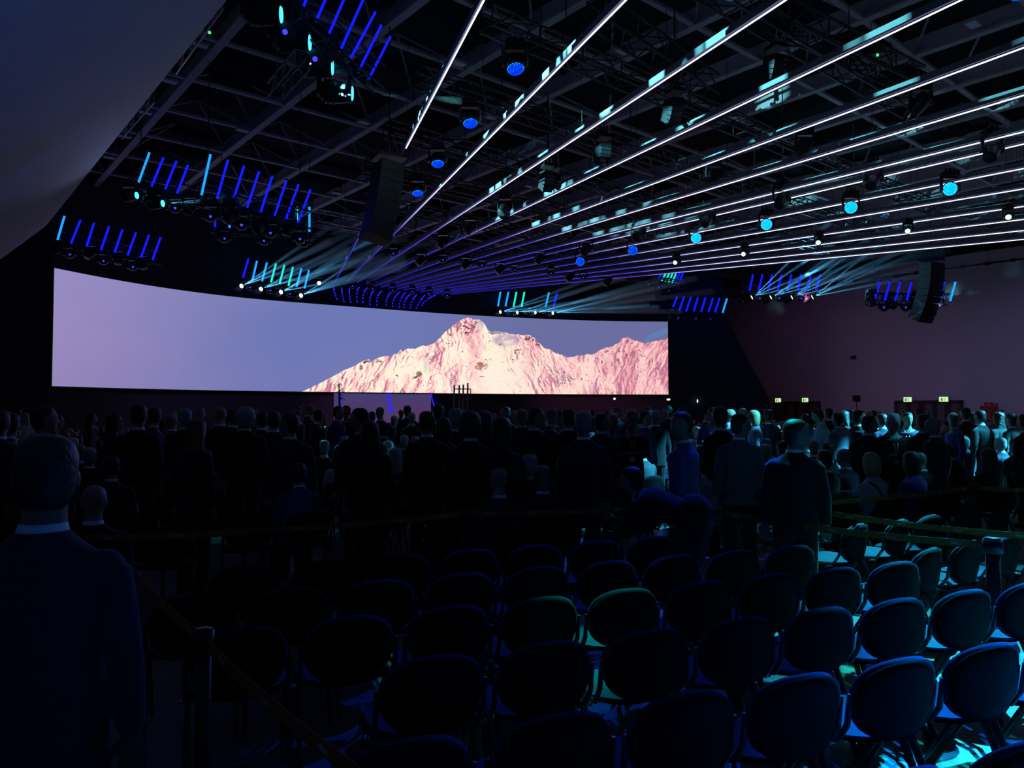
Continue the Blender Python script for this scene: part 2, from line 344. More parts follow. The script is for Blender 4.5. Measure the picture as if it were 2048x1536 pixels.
# ---- the screen and its picture
def fbm(x, y, seed, octv=5):
    rs = np.random.RandomState(seed); out = np.zeros_like(x); amp = 1.; fr = 1.; tot = 0
    for o in range(octv):
        g = rs.rand(256, 256); xx = x * fr; yy = y * fr
        xi = np.floor(xx).astype(int); yi = np.floor(yy).astype(int); fx = xx - xi; fy = yy - yi
        fx = fx * fx * (3 - 2 * fx); fy = fy * fy * (3 - 2 * fy)
        a = g[xi % 256, yi % 256]; b_ = g[(xi + 1) % 256, yi % 256]; c = g[xi % 256, (yi + 1) % 256]; d = g[(xi + 1) % 256, (yi + 1) % 256]
        out += amp * ((a * (1 - fx) + b_ * fx) * (1 - fy) + (c * (1 - fx) + d * fx) * fy); tot += amp; amp *= .5; fr *= 2.03
    return out / tot
def build_screen():
    NX, NZ = 1500, 230
    S = np.linspace(0, ARC, NX); Z = np.linspace(ZB, ZT, NZ)
    X = np.interp(S, arc, xs2); Y = np.interp(S, arc, ys2)
    cp, sp = math.cos(PITCH), math.sin(PITCH)
    Xg, Zg = np.meshgrid(X, Z); Yg = np.meshgrid(Y, Z)[0]
    # picture coordinates used to measure the mountain off the photograph: column ~ px, row ~ px
    f = Yg * cp + (Zg - CAMH) * sp; u = -Yg * sp + (Zg - CAMH) * cp
    PX = 1024 + F * Xg / f; Pv = 768 - F * u / f
    R = np.array([(560, 800), (607, 782), (637, 768), (662, 755), (687, 741), (711, 731), (722, 724), (730, 721), (738, 719), (743, 726), (750, 719), (758, 714), (772, 711), (784, 713), (789, 706), (795, 707), (802, 699), (807, 702), (812, 698), (830, 698), (840, 693), (849, 691), (856, 692), (873, 683), (885, 670), (897, 659), (915, 644), (928, 638), (939, 634), (944, 637), (947, 640), (958, 638), (965, 644), (971, 651), (976, 661), (984, 664), (992, 662), (1001, 663), (1015, 667), (1031, 669), (1046, 670), (1060, 671), (1067, 674), (1073, 680), (1080, 688), (1088, 696), (1097, 697), (1116, 708), (1135, 714), (1155, 712), (1174, 709), (1184, 710), (1197, 703), (1210, 696), (1223, 694), (1238, 685), (1244, 678), (1249, 675), (1257, 675), (1263, 678), (1279, 684), (1291, 687), (1303, 683), (1317, 681), (1336, 677), (1400, 670)])
    ridge = np.interp(PX, R[:, 0], R[:, 1])
    jag = (fbm(PX / 5, PX * 0 + 3, 11, 4) - .5) * 5
    ridge = ridge - jag * np.clip((PX - 700) / 60, .15, 1)
    dp = Pv - ridge                                  # depth below the ridge
    mask = np.clip(dp * 1.3 + .5, 0, 1)
    # slope relief: spurs that run down and lean
    wx = (fbm(PX / 40, Pv / 40, 1) - .5) * 34; wy = (fbm(PX / 40, Pv / 40, 2) - .5) * 26
    lean = np.interp(PX, [600, 780, 930, 1000, 1100, 1336], [.75, .45, .1, -.5, -.7, .8])
    U = PX + lean * (dp) * .9 + wx; V = Pv + wy
    h = 1 - np.abs(2 * fbm(U / 30, V / 60, 5, 5) - 1)
    h2 = 1 - np.abs(2 * fbm(U / 9, V / 24, 6, 4) - 1)
    H = h * 1.6 + h2 * .45
    gx = H - np.roll(H, 4, axis=1)
    lit = np.clip(.84 + gx * 2.6 * (.6 + .8 * fbm(PX / 30, Pv / 30, 8)) + (fbm(PX / 38, Pv / 50, 9) - .5) * 2.4 - .25 * np.clip((PX - 1000) / 300, 0, 1), 0, 1)
    # left-lit faces cream, far right pinker
    pink = np.clip((PX - 960) / 300, 0, 1)
    C1 = np.array(lin(255, 244, 220)); C2 = np.array(lin(255, 206, 204)); C3 = np.array(lin(232, 142, 158)); C4 = np.array(lin(150, 100, 140)); CR = np.array(lin(112, 52, 60)); CB = np.array(lin(128, 128, 172))
    light = C1 * (1 - pink)[..., None] + C2 * pink[..., None]
    mid = C2 * (1 - pink * .6)[..., None] + C3 * (pink * .6)[..., None]
    l = lit[..., None]
    col = np.where(l > .5, mid + (light - mid) * np.clip((l - .5) * 2, 0, 1) ** .7, C3 + (mid - C3) * (l * 2))
    deep = np.clip((.16 - lit) * 5, 0, 1)[..., None]; col = col * (1 - deep * .7) + C4 * deep * .7
    # rocks
    def blob(cx, cy, rx, ry): return np.clip(1.25 - np.sqrt(((PX - cx) / rx) ** 2 + ((Pv - cy) / ry) ** 2), 0, 1)
    rk = .9 * blob(930, 652, 24, 17) + .55 * blob(895, 678, 16, 18) + .5 * blob(1072, 690, 20, 12) + 1.3 * blob(962, 732, 12, 8) + .9 * blob(735, 724, 12, 4) + .7 * blob(757, 724, 9, 4) + .8 * blob(1060, 678, 26, 7) + .7 * blob(1252, 684, 20, 9) + .45 * blob(1240, 712, 70, 22) + .4 * blob(1130, 752, 60, 14) + .55 * blob(1035, 705, 14, 18) + .55 * blob(1130, 764, 20, 10) + .4 * blob(1290, 750, 30, 30) + .5 * blob(835, 750, 10, 8) + .05 + .8 * blob(992, 666, 22, 4)
    rn = fbm(U / 4.2, V / 3.0, 21, 4)
    rock = np.clip((rn - (.75 - .27 * np.clip(rk, 0, 1.3))) * 14, 0, 1) * np.clip(dp / 3, 0, 1)
    rc = CR * (1 - pink * .35)[..., None] + CB * (pink * .35)[..., None]
    warm = blob(962, 732, 16, 10)[..., None]; rc = rc * (1 - warm) + np.array(lin(190, 105, 80)) * warm
    col = col * (1 - rock[..., None]) + rc * rock[..., None]
    patch = np.clip(blob(962, 732, 13, 8) * 3, 0, 1) * (fbm(PX / 4, Pv / 2.2, 77, 3) > .46); pm = (patch * .85)[..., None]
    col = col * (1 - pm) + np.array(lin(170, 85, 70)) * pm
    for (bx, by, bw, bh) in ((735, 723, 9, 3.5), (757, 722, 8, 3), (722, 736, 3, 6), (838, 748, 6, 5)):
        pm = (np.clip(blob(bx, by, bw, bh) * 3, 0, 1) * (fbm(PX / 5, Pv / 3, 78, 3) > .42) * (dp > 1) * .8)[..., None]; col = col * (1 - pm) + np.array(lin(100, 52, 66)) * pm
    rid = (np.abs(dp - 2.5) < 2.2) & (PX > 975) & (PX < 1012); pm = (rid * (fbm(PX / 4, Pv / 4, 79, 3) > .42) * .7)[..., None]; col = col * (1 - pm) + np.array(lin(110, 82, 110)) * pm
    # shaded bowls
    sh = np.clip(blob(1012, 680, 26, 12) * 2, 0, 1) * .75 + np.clip(blob(958, 651, 9, 14) * 2, 0, 1) * .65 + np.clip(blob(852, 722, 6, 24), 0, 1) * .45 + np.clip(blob(1185, 775, 7, 14), 0, 1) * .5
    sh = np.clip(sh * (.55 + 1.3 * (fbm(U / 9, V / 12, 55, 3) - .35)), 0, 1)[..., None] * (1 - rock[..., None]); col = col * (1 - sh) + np.array(lin(168, 142, 182)) * sh
    # scan bands where the relief is bluish
    st = (np.sin((Pv + PX * .18) * 2.1) > .2) * np.clip(fbm(PX / 45, Pv / 18, 31) * 2.6 - 1.35, 0, 1) * np.clip((Pv - 700) / 40, 0, 1) * np.clip((PX - 900) / 120, 0, 1)
    col = col * (1 - .35 * st[..., None]) + np.array(lin(200, 205, 230)) * .35 * st[..., None]
    s2 = (np.sin((Pv + PX * .24) * 1.55) > .35) * np.clip((Pv - 738 + (PX - 900) * .1) / 14, 0, 1) * np.clip((PX - 850) / 60, 0, 1) * np.clip((1075 - PX) / 50, 0, 1) * .55
    col = col * (1 - s2[..., None]) + np.array(lin(255, 238, 232)) * s2[..., None]
    # sky
    A = np.array(lin(152, 134, 186)); B = np.array(lin(110, 120, 180)); D = np.array(lin(106, 110, 160)); E = np.array(lin(148, 150, 206))
    tx = np.clip((PX - 100) / 480, 0, 1) + (fbm(PX / 220, Pv / 110, 41, 3) - .5) * .45; tx = np.clip(tx, 0, 1)[..., None]
    ty = np.clip((Pv - 560) / 210, 0, 1)[..., None]
    sky = (A * (1 - tx) + B * tx); sky = sky * (1 - .35 * (1 - ty) * (1 - tx)) + E * .35 * (1 - ty) * (1 - tx)
    tr = np.clip((PX - 800) / 300, 0, 1)[..., None]; sky = sky * (1 - tr) + D * tr
    for k in range(4):
        ln = np.abs(Pv - (686 - k * 3.2 - (PX - 1285) * .42)) < .8
        g = (ln & (PX > 1285 + k * 3))[..., None] * .8; sky = sky * (1 - g) + np.array(lin(70, 150, 190)) * g
    img = sky * (1 - mask[..., None]) + col * mask[..., None]
    img = np.clip(img, 0, 1)
    # mesh
    n = NX * NZ; co = np.zeros((n, 3), np.float32)
    nrm = [scrpt(s)[0] for s in S]
    co[:, 0] = np.tile([p.x for p in nrm], NZ); co[:, 1] = np.tile([p.y for p in nrm], NZ); co[:, 2] = np.repeat(Z, NX)
    ii = (np.arange(NZ - 1)[:, None] * NX + np.arange(NX - 1)[None, :]).ravel()
    q = np.stack([ii, ii + 1, ii + 1 + NX, ii + NX], 1).astype(np.int32)
    me = bpy.data.meshes.new('picture'); me.vertices.add(n); me.vertices.foreach_set('co', co.ravel())
    me.loops.add(q.size); me.loops.foreach_set('vertex_index', q.ravel()); me.polygons.add(len(q)); me.polygons.foreach_set('loop_start', np.arange(0, q.size, 4).astype(np.int32))
    try: me.polygons.foreach_set('loop_total', np.full(len(q), 4, np.int32))
    except Exception: pass
    me.update(calc_edges=True)
    ca = me.color_attributes.new('picture', 'FLOAT_COLOR', 'POINT')
    ca.data.foreach_set('color', np.concatenate([img.reshape(-1, 3), np.ones((n, 1))], 1).astype(np.float32).ravel())
    m = bpy.data.materials.new('screen_picture'); m.use_nodes = True; nt = m.node_tree; nt.nodes.clear()
    o = nt.nodes.new('ShaderNodeOutputMaterial'); e = nt.nodes.new('ShaderNodeEmission'); a = nt.nodes.new('ShaderNodeVertexColor'); a.layer_name = 'picture'
    nt.links.new(a.outputs[0], e.inputs[0]); e.inputs[1].default_value = 1.0; nt.links.new(e.outputs[0], o.inputs[0]); me.materials.append(m)
    mid = scrpt(ARC / 2)[0]
    T = thing('led_screen', (mid.x, mid.y, ZB), 'huge curved LED screen showing a pink sunlit snowy mountain', 'screen')
    pic = addmesh('picture', me, T); pic.location = (-mid.x, -mid.y, -ZB)
    fb = MB(); ribbon(fb, 0, ARC, ZB - .06, ZT + .05, -.22, -.03); c = fb.build('cabinet', M['black'], T); c.location = (-mid.x, -mid.y, -ZB)
build_screen()
# lower centre panel under the screen, violet glow
def s_of_px(px):
    ss = np.linspace(0, ARC, 800); return float(ss[np.argmin([abs(proj((*scrpt(s)[0], 3))[0] - px) for s in ss])])
s0, s1 = s_of_px(670), s_of_px(862)
m = bpy.data.materials.new('lower_panel'); m.use_nodes = True; nt = m.node_tree; n = nt.nodes; k = nt.links; n.clear()
o = n.new('ShaderNodeOutputMaterial'); e = n.new('ShaderNodeEmission'); g = n.new('ShaderNodeNewGeometry'); sx = n.new('ShaderNodeSeparateXYZ'); ns = n.new('ShaderNodeTexNoise'); ns.inputs['Scale'].default_value = .5
k.new(g.outputs['Position'], sx.inputs[0]); k.new(g.outputs['Position'], ns.inputs['Vector'])
ad = n.new('ShaderNodeMath'); k.new(sx.outputs[2], ad.inputs[0]); k.new(ns.outputs['Fac'], ad.inputs[1])
mr = n.new('ShaderNodeMapRange'); mr.inputs[1].default_value = 1.4; mr.inputs[2].default_value = 3.2; k.new(ad.outputs[0], mr.inputs[0])
cr = n.new('ShaderNodeValToRGB'); k.new(mr.outputs[0], cr.inputs[0]); cr.color_ramp.elements[0].color = (*lin(86, 52, 92), 1); cr.color_ramp.elements[1].color = (*lin(66, 62, 112), 1)
k.new(cr.outputs[0], e.inputs[0]); k.new(e.outputs[0], o.inputs[0])
b = MB(); ribbon(b, s0, s1, .95, ZB - .07, -.15, .02, 20); tag(b.build('stage_backdrop', m), 'violet glowing panel below the middle of the screen', 'screen')
# stage
b = MB(); sa, sb = s_of_px(450), s_of_px(1260); ribbon(b, sa, sb, 0, .95, .3, 4.5, 40)
st = thing('stage', (0, 0, 0), 'low black stage below the middle of the screen', 'stage'); b.build('platform', M['stage'], st)
b = MB(); ribbon(b, sa, sb, .87, .96, 4.5, 4.56, 40); b.build('stage_lip', M['stage_lip'], st)
# reflections of the overhead light lines, modelled as glowing tubes on the panel
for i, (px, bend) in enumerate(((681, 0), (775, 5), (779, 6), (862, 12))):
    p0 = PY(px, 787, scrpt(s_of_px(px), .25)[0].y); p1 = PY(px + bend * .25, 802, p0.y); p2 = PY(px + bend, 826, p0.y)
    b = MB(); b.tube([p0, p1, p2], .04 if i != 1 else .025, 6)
    tag(b.build('light_tube', M['strip_blue'], smooth=True), '%s modelled blue reflection from the left below the screen' % ORD[i], 'light', 'modelled blue reflections under the screen')
# ================================================================== LIGHT LINES OVER THE HALL
ZL = 8.2
# (px,py) of the near end (or a point outside the frame) and far end, curved tail points
near = [(976, -15), (1264, -12), (1590, -12), (1948, -12), (2160, 54), (2160, 157), (2160, 236), (2160, 262), (2160, 315), (2160, 359), (2160, 397), (2160, 425), (2160, 449), (2160, 468)]
far = [(670, 566), (694, 564), (714, 566), (733, 568), (749, 573), (762, 575), (776, 577), (792, 579), (808, 580), (824, 582), (841, 584), (856, 586), (868, 588), (884, 590)]
tails = [[(667, 573), (669, 585), (676, 603)], [(683, 575), (685, 591), (689, 607)], [(699, 576), (699, 591), (702, 608)], [(719, 575), (714, 585), (715, 611)], [(735, 576), (727, 588), (726, 611)],
         [(748, 581), (741, 594), (740, 614)], [(764, 582), (755, 594), (754, 616)], [(783, 584), (774, 597), (773, 614)], [(800, 584), (787, 600), (786, 617)], [(811, 585), (801, 600), (798, 619)],
         [(821, 588), (810, 602), (809, 619)], [(834, 589), (824, 603), (820, 620)], [(850, 590), (839, 604), (831, 620)], [(871, 590), (852, 601), (843, 614)]]
gaps = {7: [(1970, 2000), (1733, 1761), (1550, 1577), (1410, 1421), (1268, 1286)]}
for i in range(14):
    a, z = PZ(*near[i], ZL), PZ(*far[i], ZL)
    if i > 3: a = z + (a - z) * 1.3
    if i in (6, 7): pass
    T = thing('led_strip', (z.x, z.y, ZL), 'long light line fanning out overhead, %s of the fourteen from the left' % ORD[i], 'light line', 'long light lines fanning out over the hall')
    inv = -Vector(T.location); L = (a - z).length; d = (a - z).normalized(); side = Vector((d.y, -d.x, 0))
    def px_t(px):       # parameter along z->a for a photo column
        lo, hi = 0., 1.
        for _ in range(40):
            mid = (lo + hi) / 2
            if proj(z.lerp(a, mid))[0] < px: lo = mid
            else: hi = mid
        return lo
    cuts = [0.0]
    if i == 0: cuts += [px_t(737), px_t(812)]       # passes behind the speaker array
    for (g0, g1) in sorted(gaps.get(i, [])): cuts += [px_t(g0), px_t(g1)]
    cuts.append(1.0)
    b = MB()
    for q in range(0, len(cuts), 2): b.tube([z.lerp(a, cuts[q]) + inv, z.lerp(a, cuts[q + 1]) + inv], .0145, 6)
    b.build('light_line', M['strip'], T)
    b = MB()
    b.box((z + a) / 2 + inv + Vector((0, 0, .12)), (L, .05, .14), Matrix((d, side, Vector((0, 0, 1)))).transposed())
    b.build('fascia', M['fascia'], T)
    kk = int(L / 3.2)
    for q in range(1, kk): p = z.lerp(a, q / kk) + inv; b = MB(); b.tube([p + Vector((0, 0, .18)), p + Vector((0, 0, 3.0))], .006, 4); b.build('hanging_wire', M['black'], T)
    # tail: hangs in front of the masking wall
    tp = tails[i]; Yz = [z.y + .15, z.y + .35, z.y + .5]
    smax = scrpt(s_of_px(tp[2][0]), .35)[0].y
    Yz = [min(y, smax) for y in Yz]
    pts = [PY(*tp[j], Yz[j]) for j in range(3)]
    b = MB(); cv = []
    for q in range(13):
        t_ = q / 12; cv.append((1 - t_) ** 2 * pts[0] + 2 * t_ * (1 - t_) * (2 * pts[1] - .5 * pts[0] - .5 * pts[2]) + t_ * t_ * pts[2])
    b.tube([p + inv for p in cv[:6]], .03, 6)
    for (u0, u1) in ((6, 7), (8, 9), (10, 11)): b.tube([(cv[u0]) + inv, (cv[u0].lerp(cv[u1], 1.0)) + inv], .03, 6)
    b.build('curved_tail', M['strip_blue'], T)

# ================================================================== LAMPS
def fixture_meshes():
    d = {}
    b = MB(); b.box((0, 0, -.06), (.34, .26, .12)); b.box((0, 0, .04), (.06, .06, .1)); b.tube([(-.1, 0, .0), (-.1, 0, .1)], .02, 6); b.tube([(.1, 0, 0), (.1, 0, .1)], .02, 6); d['base'] = b.mesh('base', [M['housing']])
    b = MB(); b.box((0, 0, -.15), (.42, .12, .06))
    for s in (-1, 1): b.loft([((s * .2, 0, -.14), (.025, 0, 0), (0, .07, 0)), ((s * .215, 0, -.34), (.028, 0, 0), (0, .06, 0)), ((s * .21, 0, -.47), (.03, 0, 0), (0, .075, 0))], 8)
    d['yoke'] = b.mesh('yoke', [M['housing']])
    b = MB(); b.loft([((0, 0, z), (r, 0, 0), (0, r * .95, 0)) for z, r in ((-.2, .06), (-.17, .13), (-.05, .165), (.08, .16), (.2, .135), (.24, .14), (.25, .12))], 14)
    for z in (-.12, -.06, 0): b.loft([((0, 0, z), (.178, 0, 0), (0, .17, 0)), ((0, 0, z + .02), (.178, 0, 0), (0, .17, 0))], 14)
    d['head'] = b.mesh('head', [M['housing']], True)
    b = MB(); b.loft([((0, 0, .25), (.10, 0, 0), (0, .10, 0)), ((0, 0, .262), (.09, 0, 0), (0, .09, 0))], 14); d['lens'] = b.mesh('lens', [M['lens_cyan']])
    b = MB(); b.loft([((0, 0, .25), (.035, 0, 0), (0, .035, 0)), ((0, 0, .275), (.02, 0, 0), (0, .02, 0))], 8); d['dot'] = b.mesh('lamp_dot', [M['lens_blue']])
    b = MB(); b.loft([((0, 0, z), (r, 0, 0), (0, r, 0)) for z, r in ((-.16, .08), (-.12, .16), (.02, .175), (.1, .18), (.12, .165))], 16); d['washhead'] = b.mesh('wash_head', [M['housing']], True)
    b = MB(); b.loft([((0, 0, .12), (.155, 0, 0), (0, .155, 0)), ((0, 0, .135), (.145, 0, 0), (0, .145, 0))], 18); d['washface'] = b.mesh('wash_face', [M['wash_blue']])
    return d
FX = fixture_meshes()
def fixture(loc, aim, kind, label, group, scale=1.0, yaw=0):
    """loc = centre of the head; hangs from above; kind: beam / dot / dark / wash"""
    T = thing('wash_light' if kind.startswith('wash') else 'moving_head_light', Vector(loc) + Vector((0, 0, .42 * scale)), label, 'stage light', group, yaw); T.scale = (scale,) * 3
    addmesh('base', FX['base'], T); addmesh('yoke', FX['yoke'], T)
    d = Vector(aim) - Vector(loc); d.rotate(Quaternion((0, 0, 1), -yaw)); q = d.to_track_quat('Z', 'Y').to_euler()
    h = addmesh('head', FX['washhead'] if kind.startswith('wash') else FX['head'], T, (0, 0, -.42), q)
    if kind.startswith('wash'):
        f = addmesh('lens', FX['washface'], h)
        if kind == 'wash_cyan': f.material_slots[0].link = 'OBJECT'; f.material_slots[0].material = M['wash_cyan']
    elif kind in ('beam', 'hot'):
        f = addmesh('lens', FX['lens'], h)
        if kind == 'hot': f.material_slots[0].link = 'OBJECT'; f.material_slots[0].material = M['lens_white']
    elif kind == 'dot': addmesh('lamp_dot', FX['dot'], h)
    return T
def boxtruss(a, c, w=.3, h=.3, m=None, step=.5, r=.022):
    a, c = Vector(a), Vector(c); d = (c - a).normalized(); L = (c - a).length; s = d.cross(Vector((0, 0, 1))).normalized() * w / 2; u = Vector((0, 0, h / 2))
    b = MB(); k = max(2, int(L / step)); cor = [s + u, s - u, -s - u, -s + u]
    for q in cor: b.tube([a + q, c + q], r, 5)
    for i in range(k):
        p, n_ = a.lerp(c, i / k), a.lerp(c, (i + 1) / k)
        for j in range(4):
            q0, q1 = cor[j], cor[(j + 1) % 4]
            b.tube([p + (q0 if i % 2 else q1), n_ + (q1 if i % 2 else q0)], r * .55, 4)
            if i % 2 == 0: b.tube([p + q0, p + q1], r * .55, 4)
    return b
# ---- pods: tilted light tubes, a small truss and lamps under it
def meshtube(p0, p1, r, name): b = MB(); b.tube([p0, p1], r, 6); return b
pods = {
 'A': dict(D=13.6, where='top-left truss near the ceiling edge', tubes=[((628, -42), (607, 14)), ((659, -20), (634, 38)), ((695, -18), (658, 68)), ((727, -2), (682, 98)), ((751, 24), (701, 117)), ((763, 50), (718, 141)), ((781, 73), (736, 161))], step=.25,
        heads=[(548, 28, 'beam'), (570, 64, 'dot'), (606, 84, 'beam'), (630, 118, 'dot'), (652, 134, 'beam'), (692, 186, 'beam')], hs=1.5, aim=(4, 15, 7.5)),
 'B': dict(D=23, where='upper left truss, its left half', tubes=[((299, 305), (277, 365)), ((327, 315), (303, 373)), ((353, 322), (330, 379)), ((376, 330), (354, 387))], step=0,
        heads=[(272, 391, 'beam'), (298, 400, 'dot'), (324, 407, 'beam'), (350, 416, 'dot'), (375, 424, 'dark')], hs=1.1, aim=(6, 22, 7.2)),
 'K': dict(D=18.8, where='upper left truss, its right half', tubes=[((421, 309), (403, 391)), ((456, 320), (434, 398)), ((488, 332), (464, 408)), ((518, 343), (494, 416)), ((545, 352), (521, 425)), ((573, 361), (549, 432)), ((597, 369), (572, 438)), ((621, 379), (596, 446))], step=.35,
        heads=[(421, 433, 'dot'), (452, 444, 'dark'), (483, 450, 'dot'), (512, 462, 'dark'), (541, 466, 'dot'), (572, 470, 'dark'), (600, 478, 'dot')], hs=1.0, aim=(0, 12, 3)),
 'Q': dict(D=24.5, where='truss behind the upper left one', tubes=[((430, 441), (430, 455)), ((459, 444), (459, 456)), ((594, 414), (594, 462)), ((619, 414), (619, 464))], step=0, heads=[(449, 477, 'dot'), (528, 482, 'dot'), (607, 486, 'dot')], hs=1.0, aim=(0, 12, 3)),
 'C': dict(D=27, where='truss over the left end of the screen', tubes=[((129, 432), (115, 480)), ((161, 440), (142, 487)), ((188, 446), (173, 493)), ((218, 453), (202, 500)), ((245, 459), (229, 505)), ((272, 465), (255, 511)), ((298, 470), (282, 515)), ((321, 475), (305, 520))], step=.12,
        heads=[(110, 503, 'dark'), (140, 509, 'dot'), (172, 515, 'dark'), (207, 522, 'dot'), (236, 528, 'dark'), (266, 534, 'dot'), (288, 537, 'dark')], hs=1.0, aim=(-4, 10, 1)),
 'D': dict(D=34.5, where='truss left of the stage centre', tubes=[((497, 517), (486, 556)), ((514, 522), (505, 560)), ((534, 525), (524, 563)), ((552, 527), (542, 565)), ((569, 530), (559, 568)), ((586, 534), (577, 572)), ((603, 537), (593, 574)), ((618, 540), (609, 577))], step=.05,
        heads=[(483, 572, 'hot'), (500, 575, 'dot'), (522, 578, 'hot'), (541, 581, 'dot'), (562, 584, 'hot'), (580, 588, 'dot'), (602, 591, 'hot')], hs=1.0, aim=(6, 30, 10)),
 'E': dict(D=43, where='truss right of the stage centre', tubes=[((1001, 584), (996, 613)), ((1017, 584), (1011, 613)), ((1033, 584), (1027, 614)), ((1049, 584), (1043, 614)), ((1098, 585), (1091, 614)), ((1114, 586), (1107, 614))], step=0,
        heads=[(1001, 624, 'hot'), (1017, 626, 'dot'), (1035, 625, 'hot'), (1052, 626, 'dark'), (1071, 625, 'hot'), (1088, 627, 'dark'), (1106, 626, 'hot')], hs=.95, aim=(24, 36, 10)),
 'F': dict(D=44.3, where='truss near the far right ceiling corner', tubes=[((1323, 548), (1316, 559)), ((1331, 548), (1323, 562)), ((1338, 548), (1330, 564)), ((1345, 547), (1337, 565)), ((1352, 547), (1344, 566)), ((1359, 546), (1351, 567)), ((1366, 545), (1357, 568))], step=0,
        heads=[(1297, 569, 'dot'), (1318, 575, 'dot'), (1338, 581, 'dot')], hs=.9, aim=(4, 20, 1)),
 'G': dict(D=45, where='truss over the right end of the screen', tubes=[((1354, 594), (1344, 620)), ((1368, 594), (1358, 622)), ((1382, 594), (1372, 623)), ((1396, 595), (1387, 623)), ((1411, 595), (1402, 624)), ((1426, 596), (1417, 624)), ((1439, 596), (1430, 625)), ((1454, 597), (1445, 626))], step=0,
        heads=[(1342, 636, 'dark'), (1357, 636, 'dot'), (1374, 637, 'dark'), (1392, 637, 'dot'), (1408, 638, 'dark'), (1421, 638, 'dot')], hs=1.0, aim=(6, 20, 1)),
 'H': dict(D=37.5, where='truss before the right wall, the left of its two', tubes=[((1506, 549), (1499, 582)), ((1525, 549), (1517, 582)), ((1544, 549), (1536, 582)), ((1563, 549), (1555, 582)), ((1583, 549), (1575, 582)), ((1602, 549), (1595, 582)), ((1622, 549), (1613, 582)), ((1640, 549), (1632, 581))], step=0,
        heads=[(1503, 595, 'hot'), (1520, 597, 'dot'), (1541, 595, 'hot'), (1559, 597, 'dot'), (1583, 595, 'hot'), (1603, 597, 'dot'), (1624, 595, 'hot')], hs=1.05, aim=(30, 24, 11)),
 'I': dict(D=33.5, where='truss before the right wall, the right of its two', tubes=[((1760, 563), (1749, 602)), ((1780, 563), (1769, 602)), ((1801, 563), (1790, 602)), ((1823, 564), (1813, 602)), ((1846, 563), (1838, 585)), ((1889, 563), (1878, 603)), ((1911, 564), (1900, 603))], step=0,
        heads=[(1745, 611, 'dark'), (1768, 615, 'dot'), (1789, 615, 'dark'), (1812, 615, 'dot'), (1832, 616, 'dark'), (1860, 616, 'dot'), (1882, 612, 'dark')], hs=1.15, aim=(10, 10, 1)),
}
headpos = {}
SHORT = dict(A='top-left group', B='upper-left group, left half', K='upper-left group, right half', Q='group behind the upper-left one', C='group over the screen\'s left end', D='group left of the curved lines', E='group right of the curved lines', F='group at the far ceiling corner', G='group over the screen\'s right end', H='left group before the right wall', I='right group before the right wall')
BD = {'B': (1, -.12, .02), 'D': (1, -.8, .2), 'E': (1, -.9, .06), 'H': (.8, -.5, .42), 'A': (1, .1, -.05)}
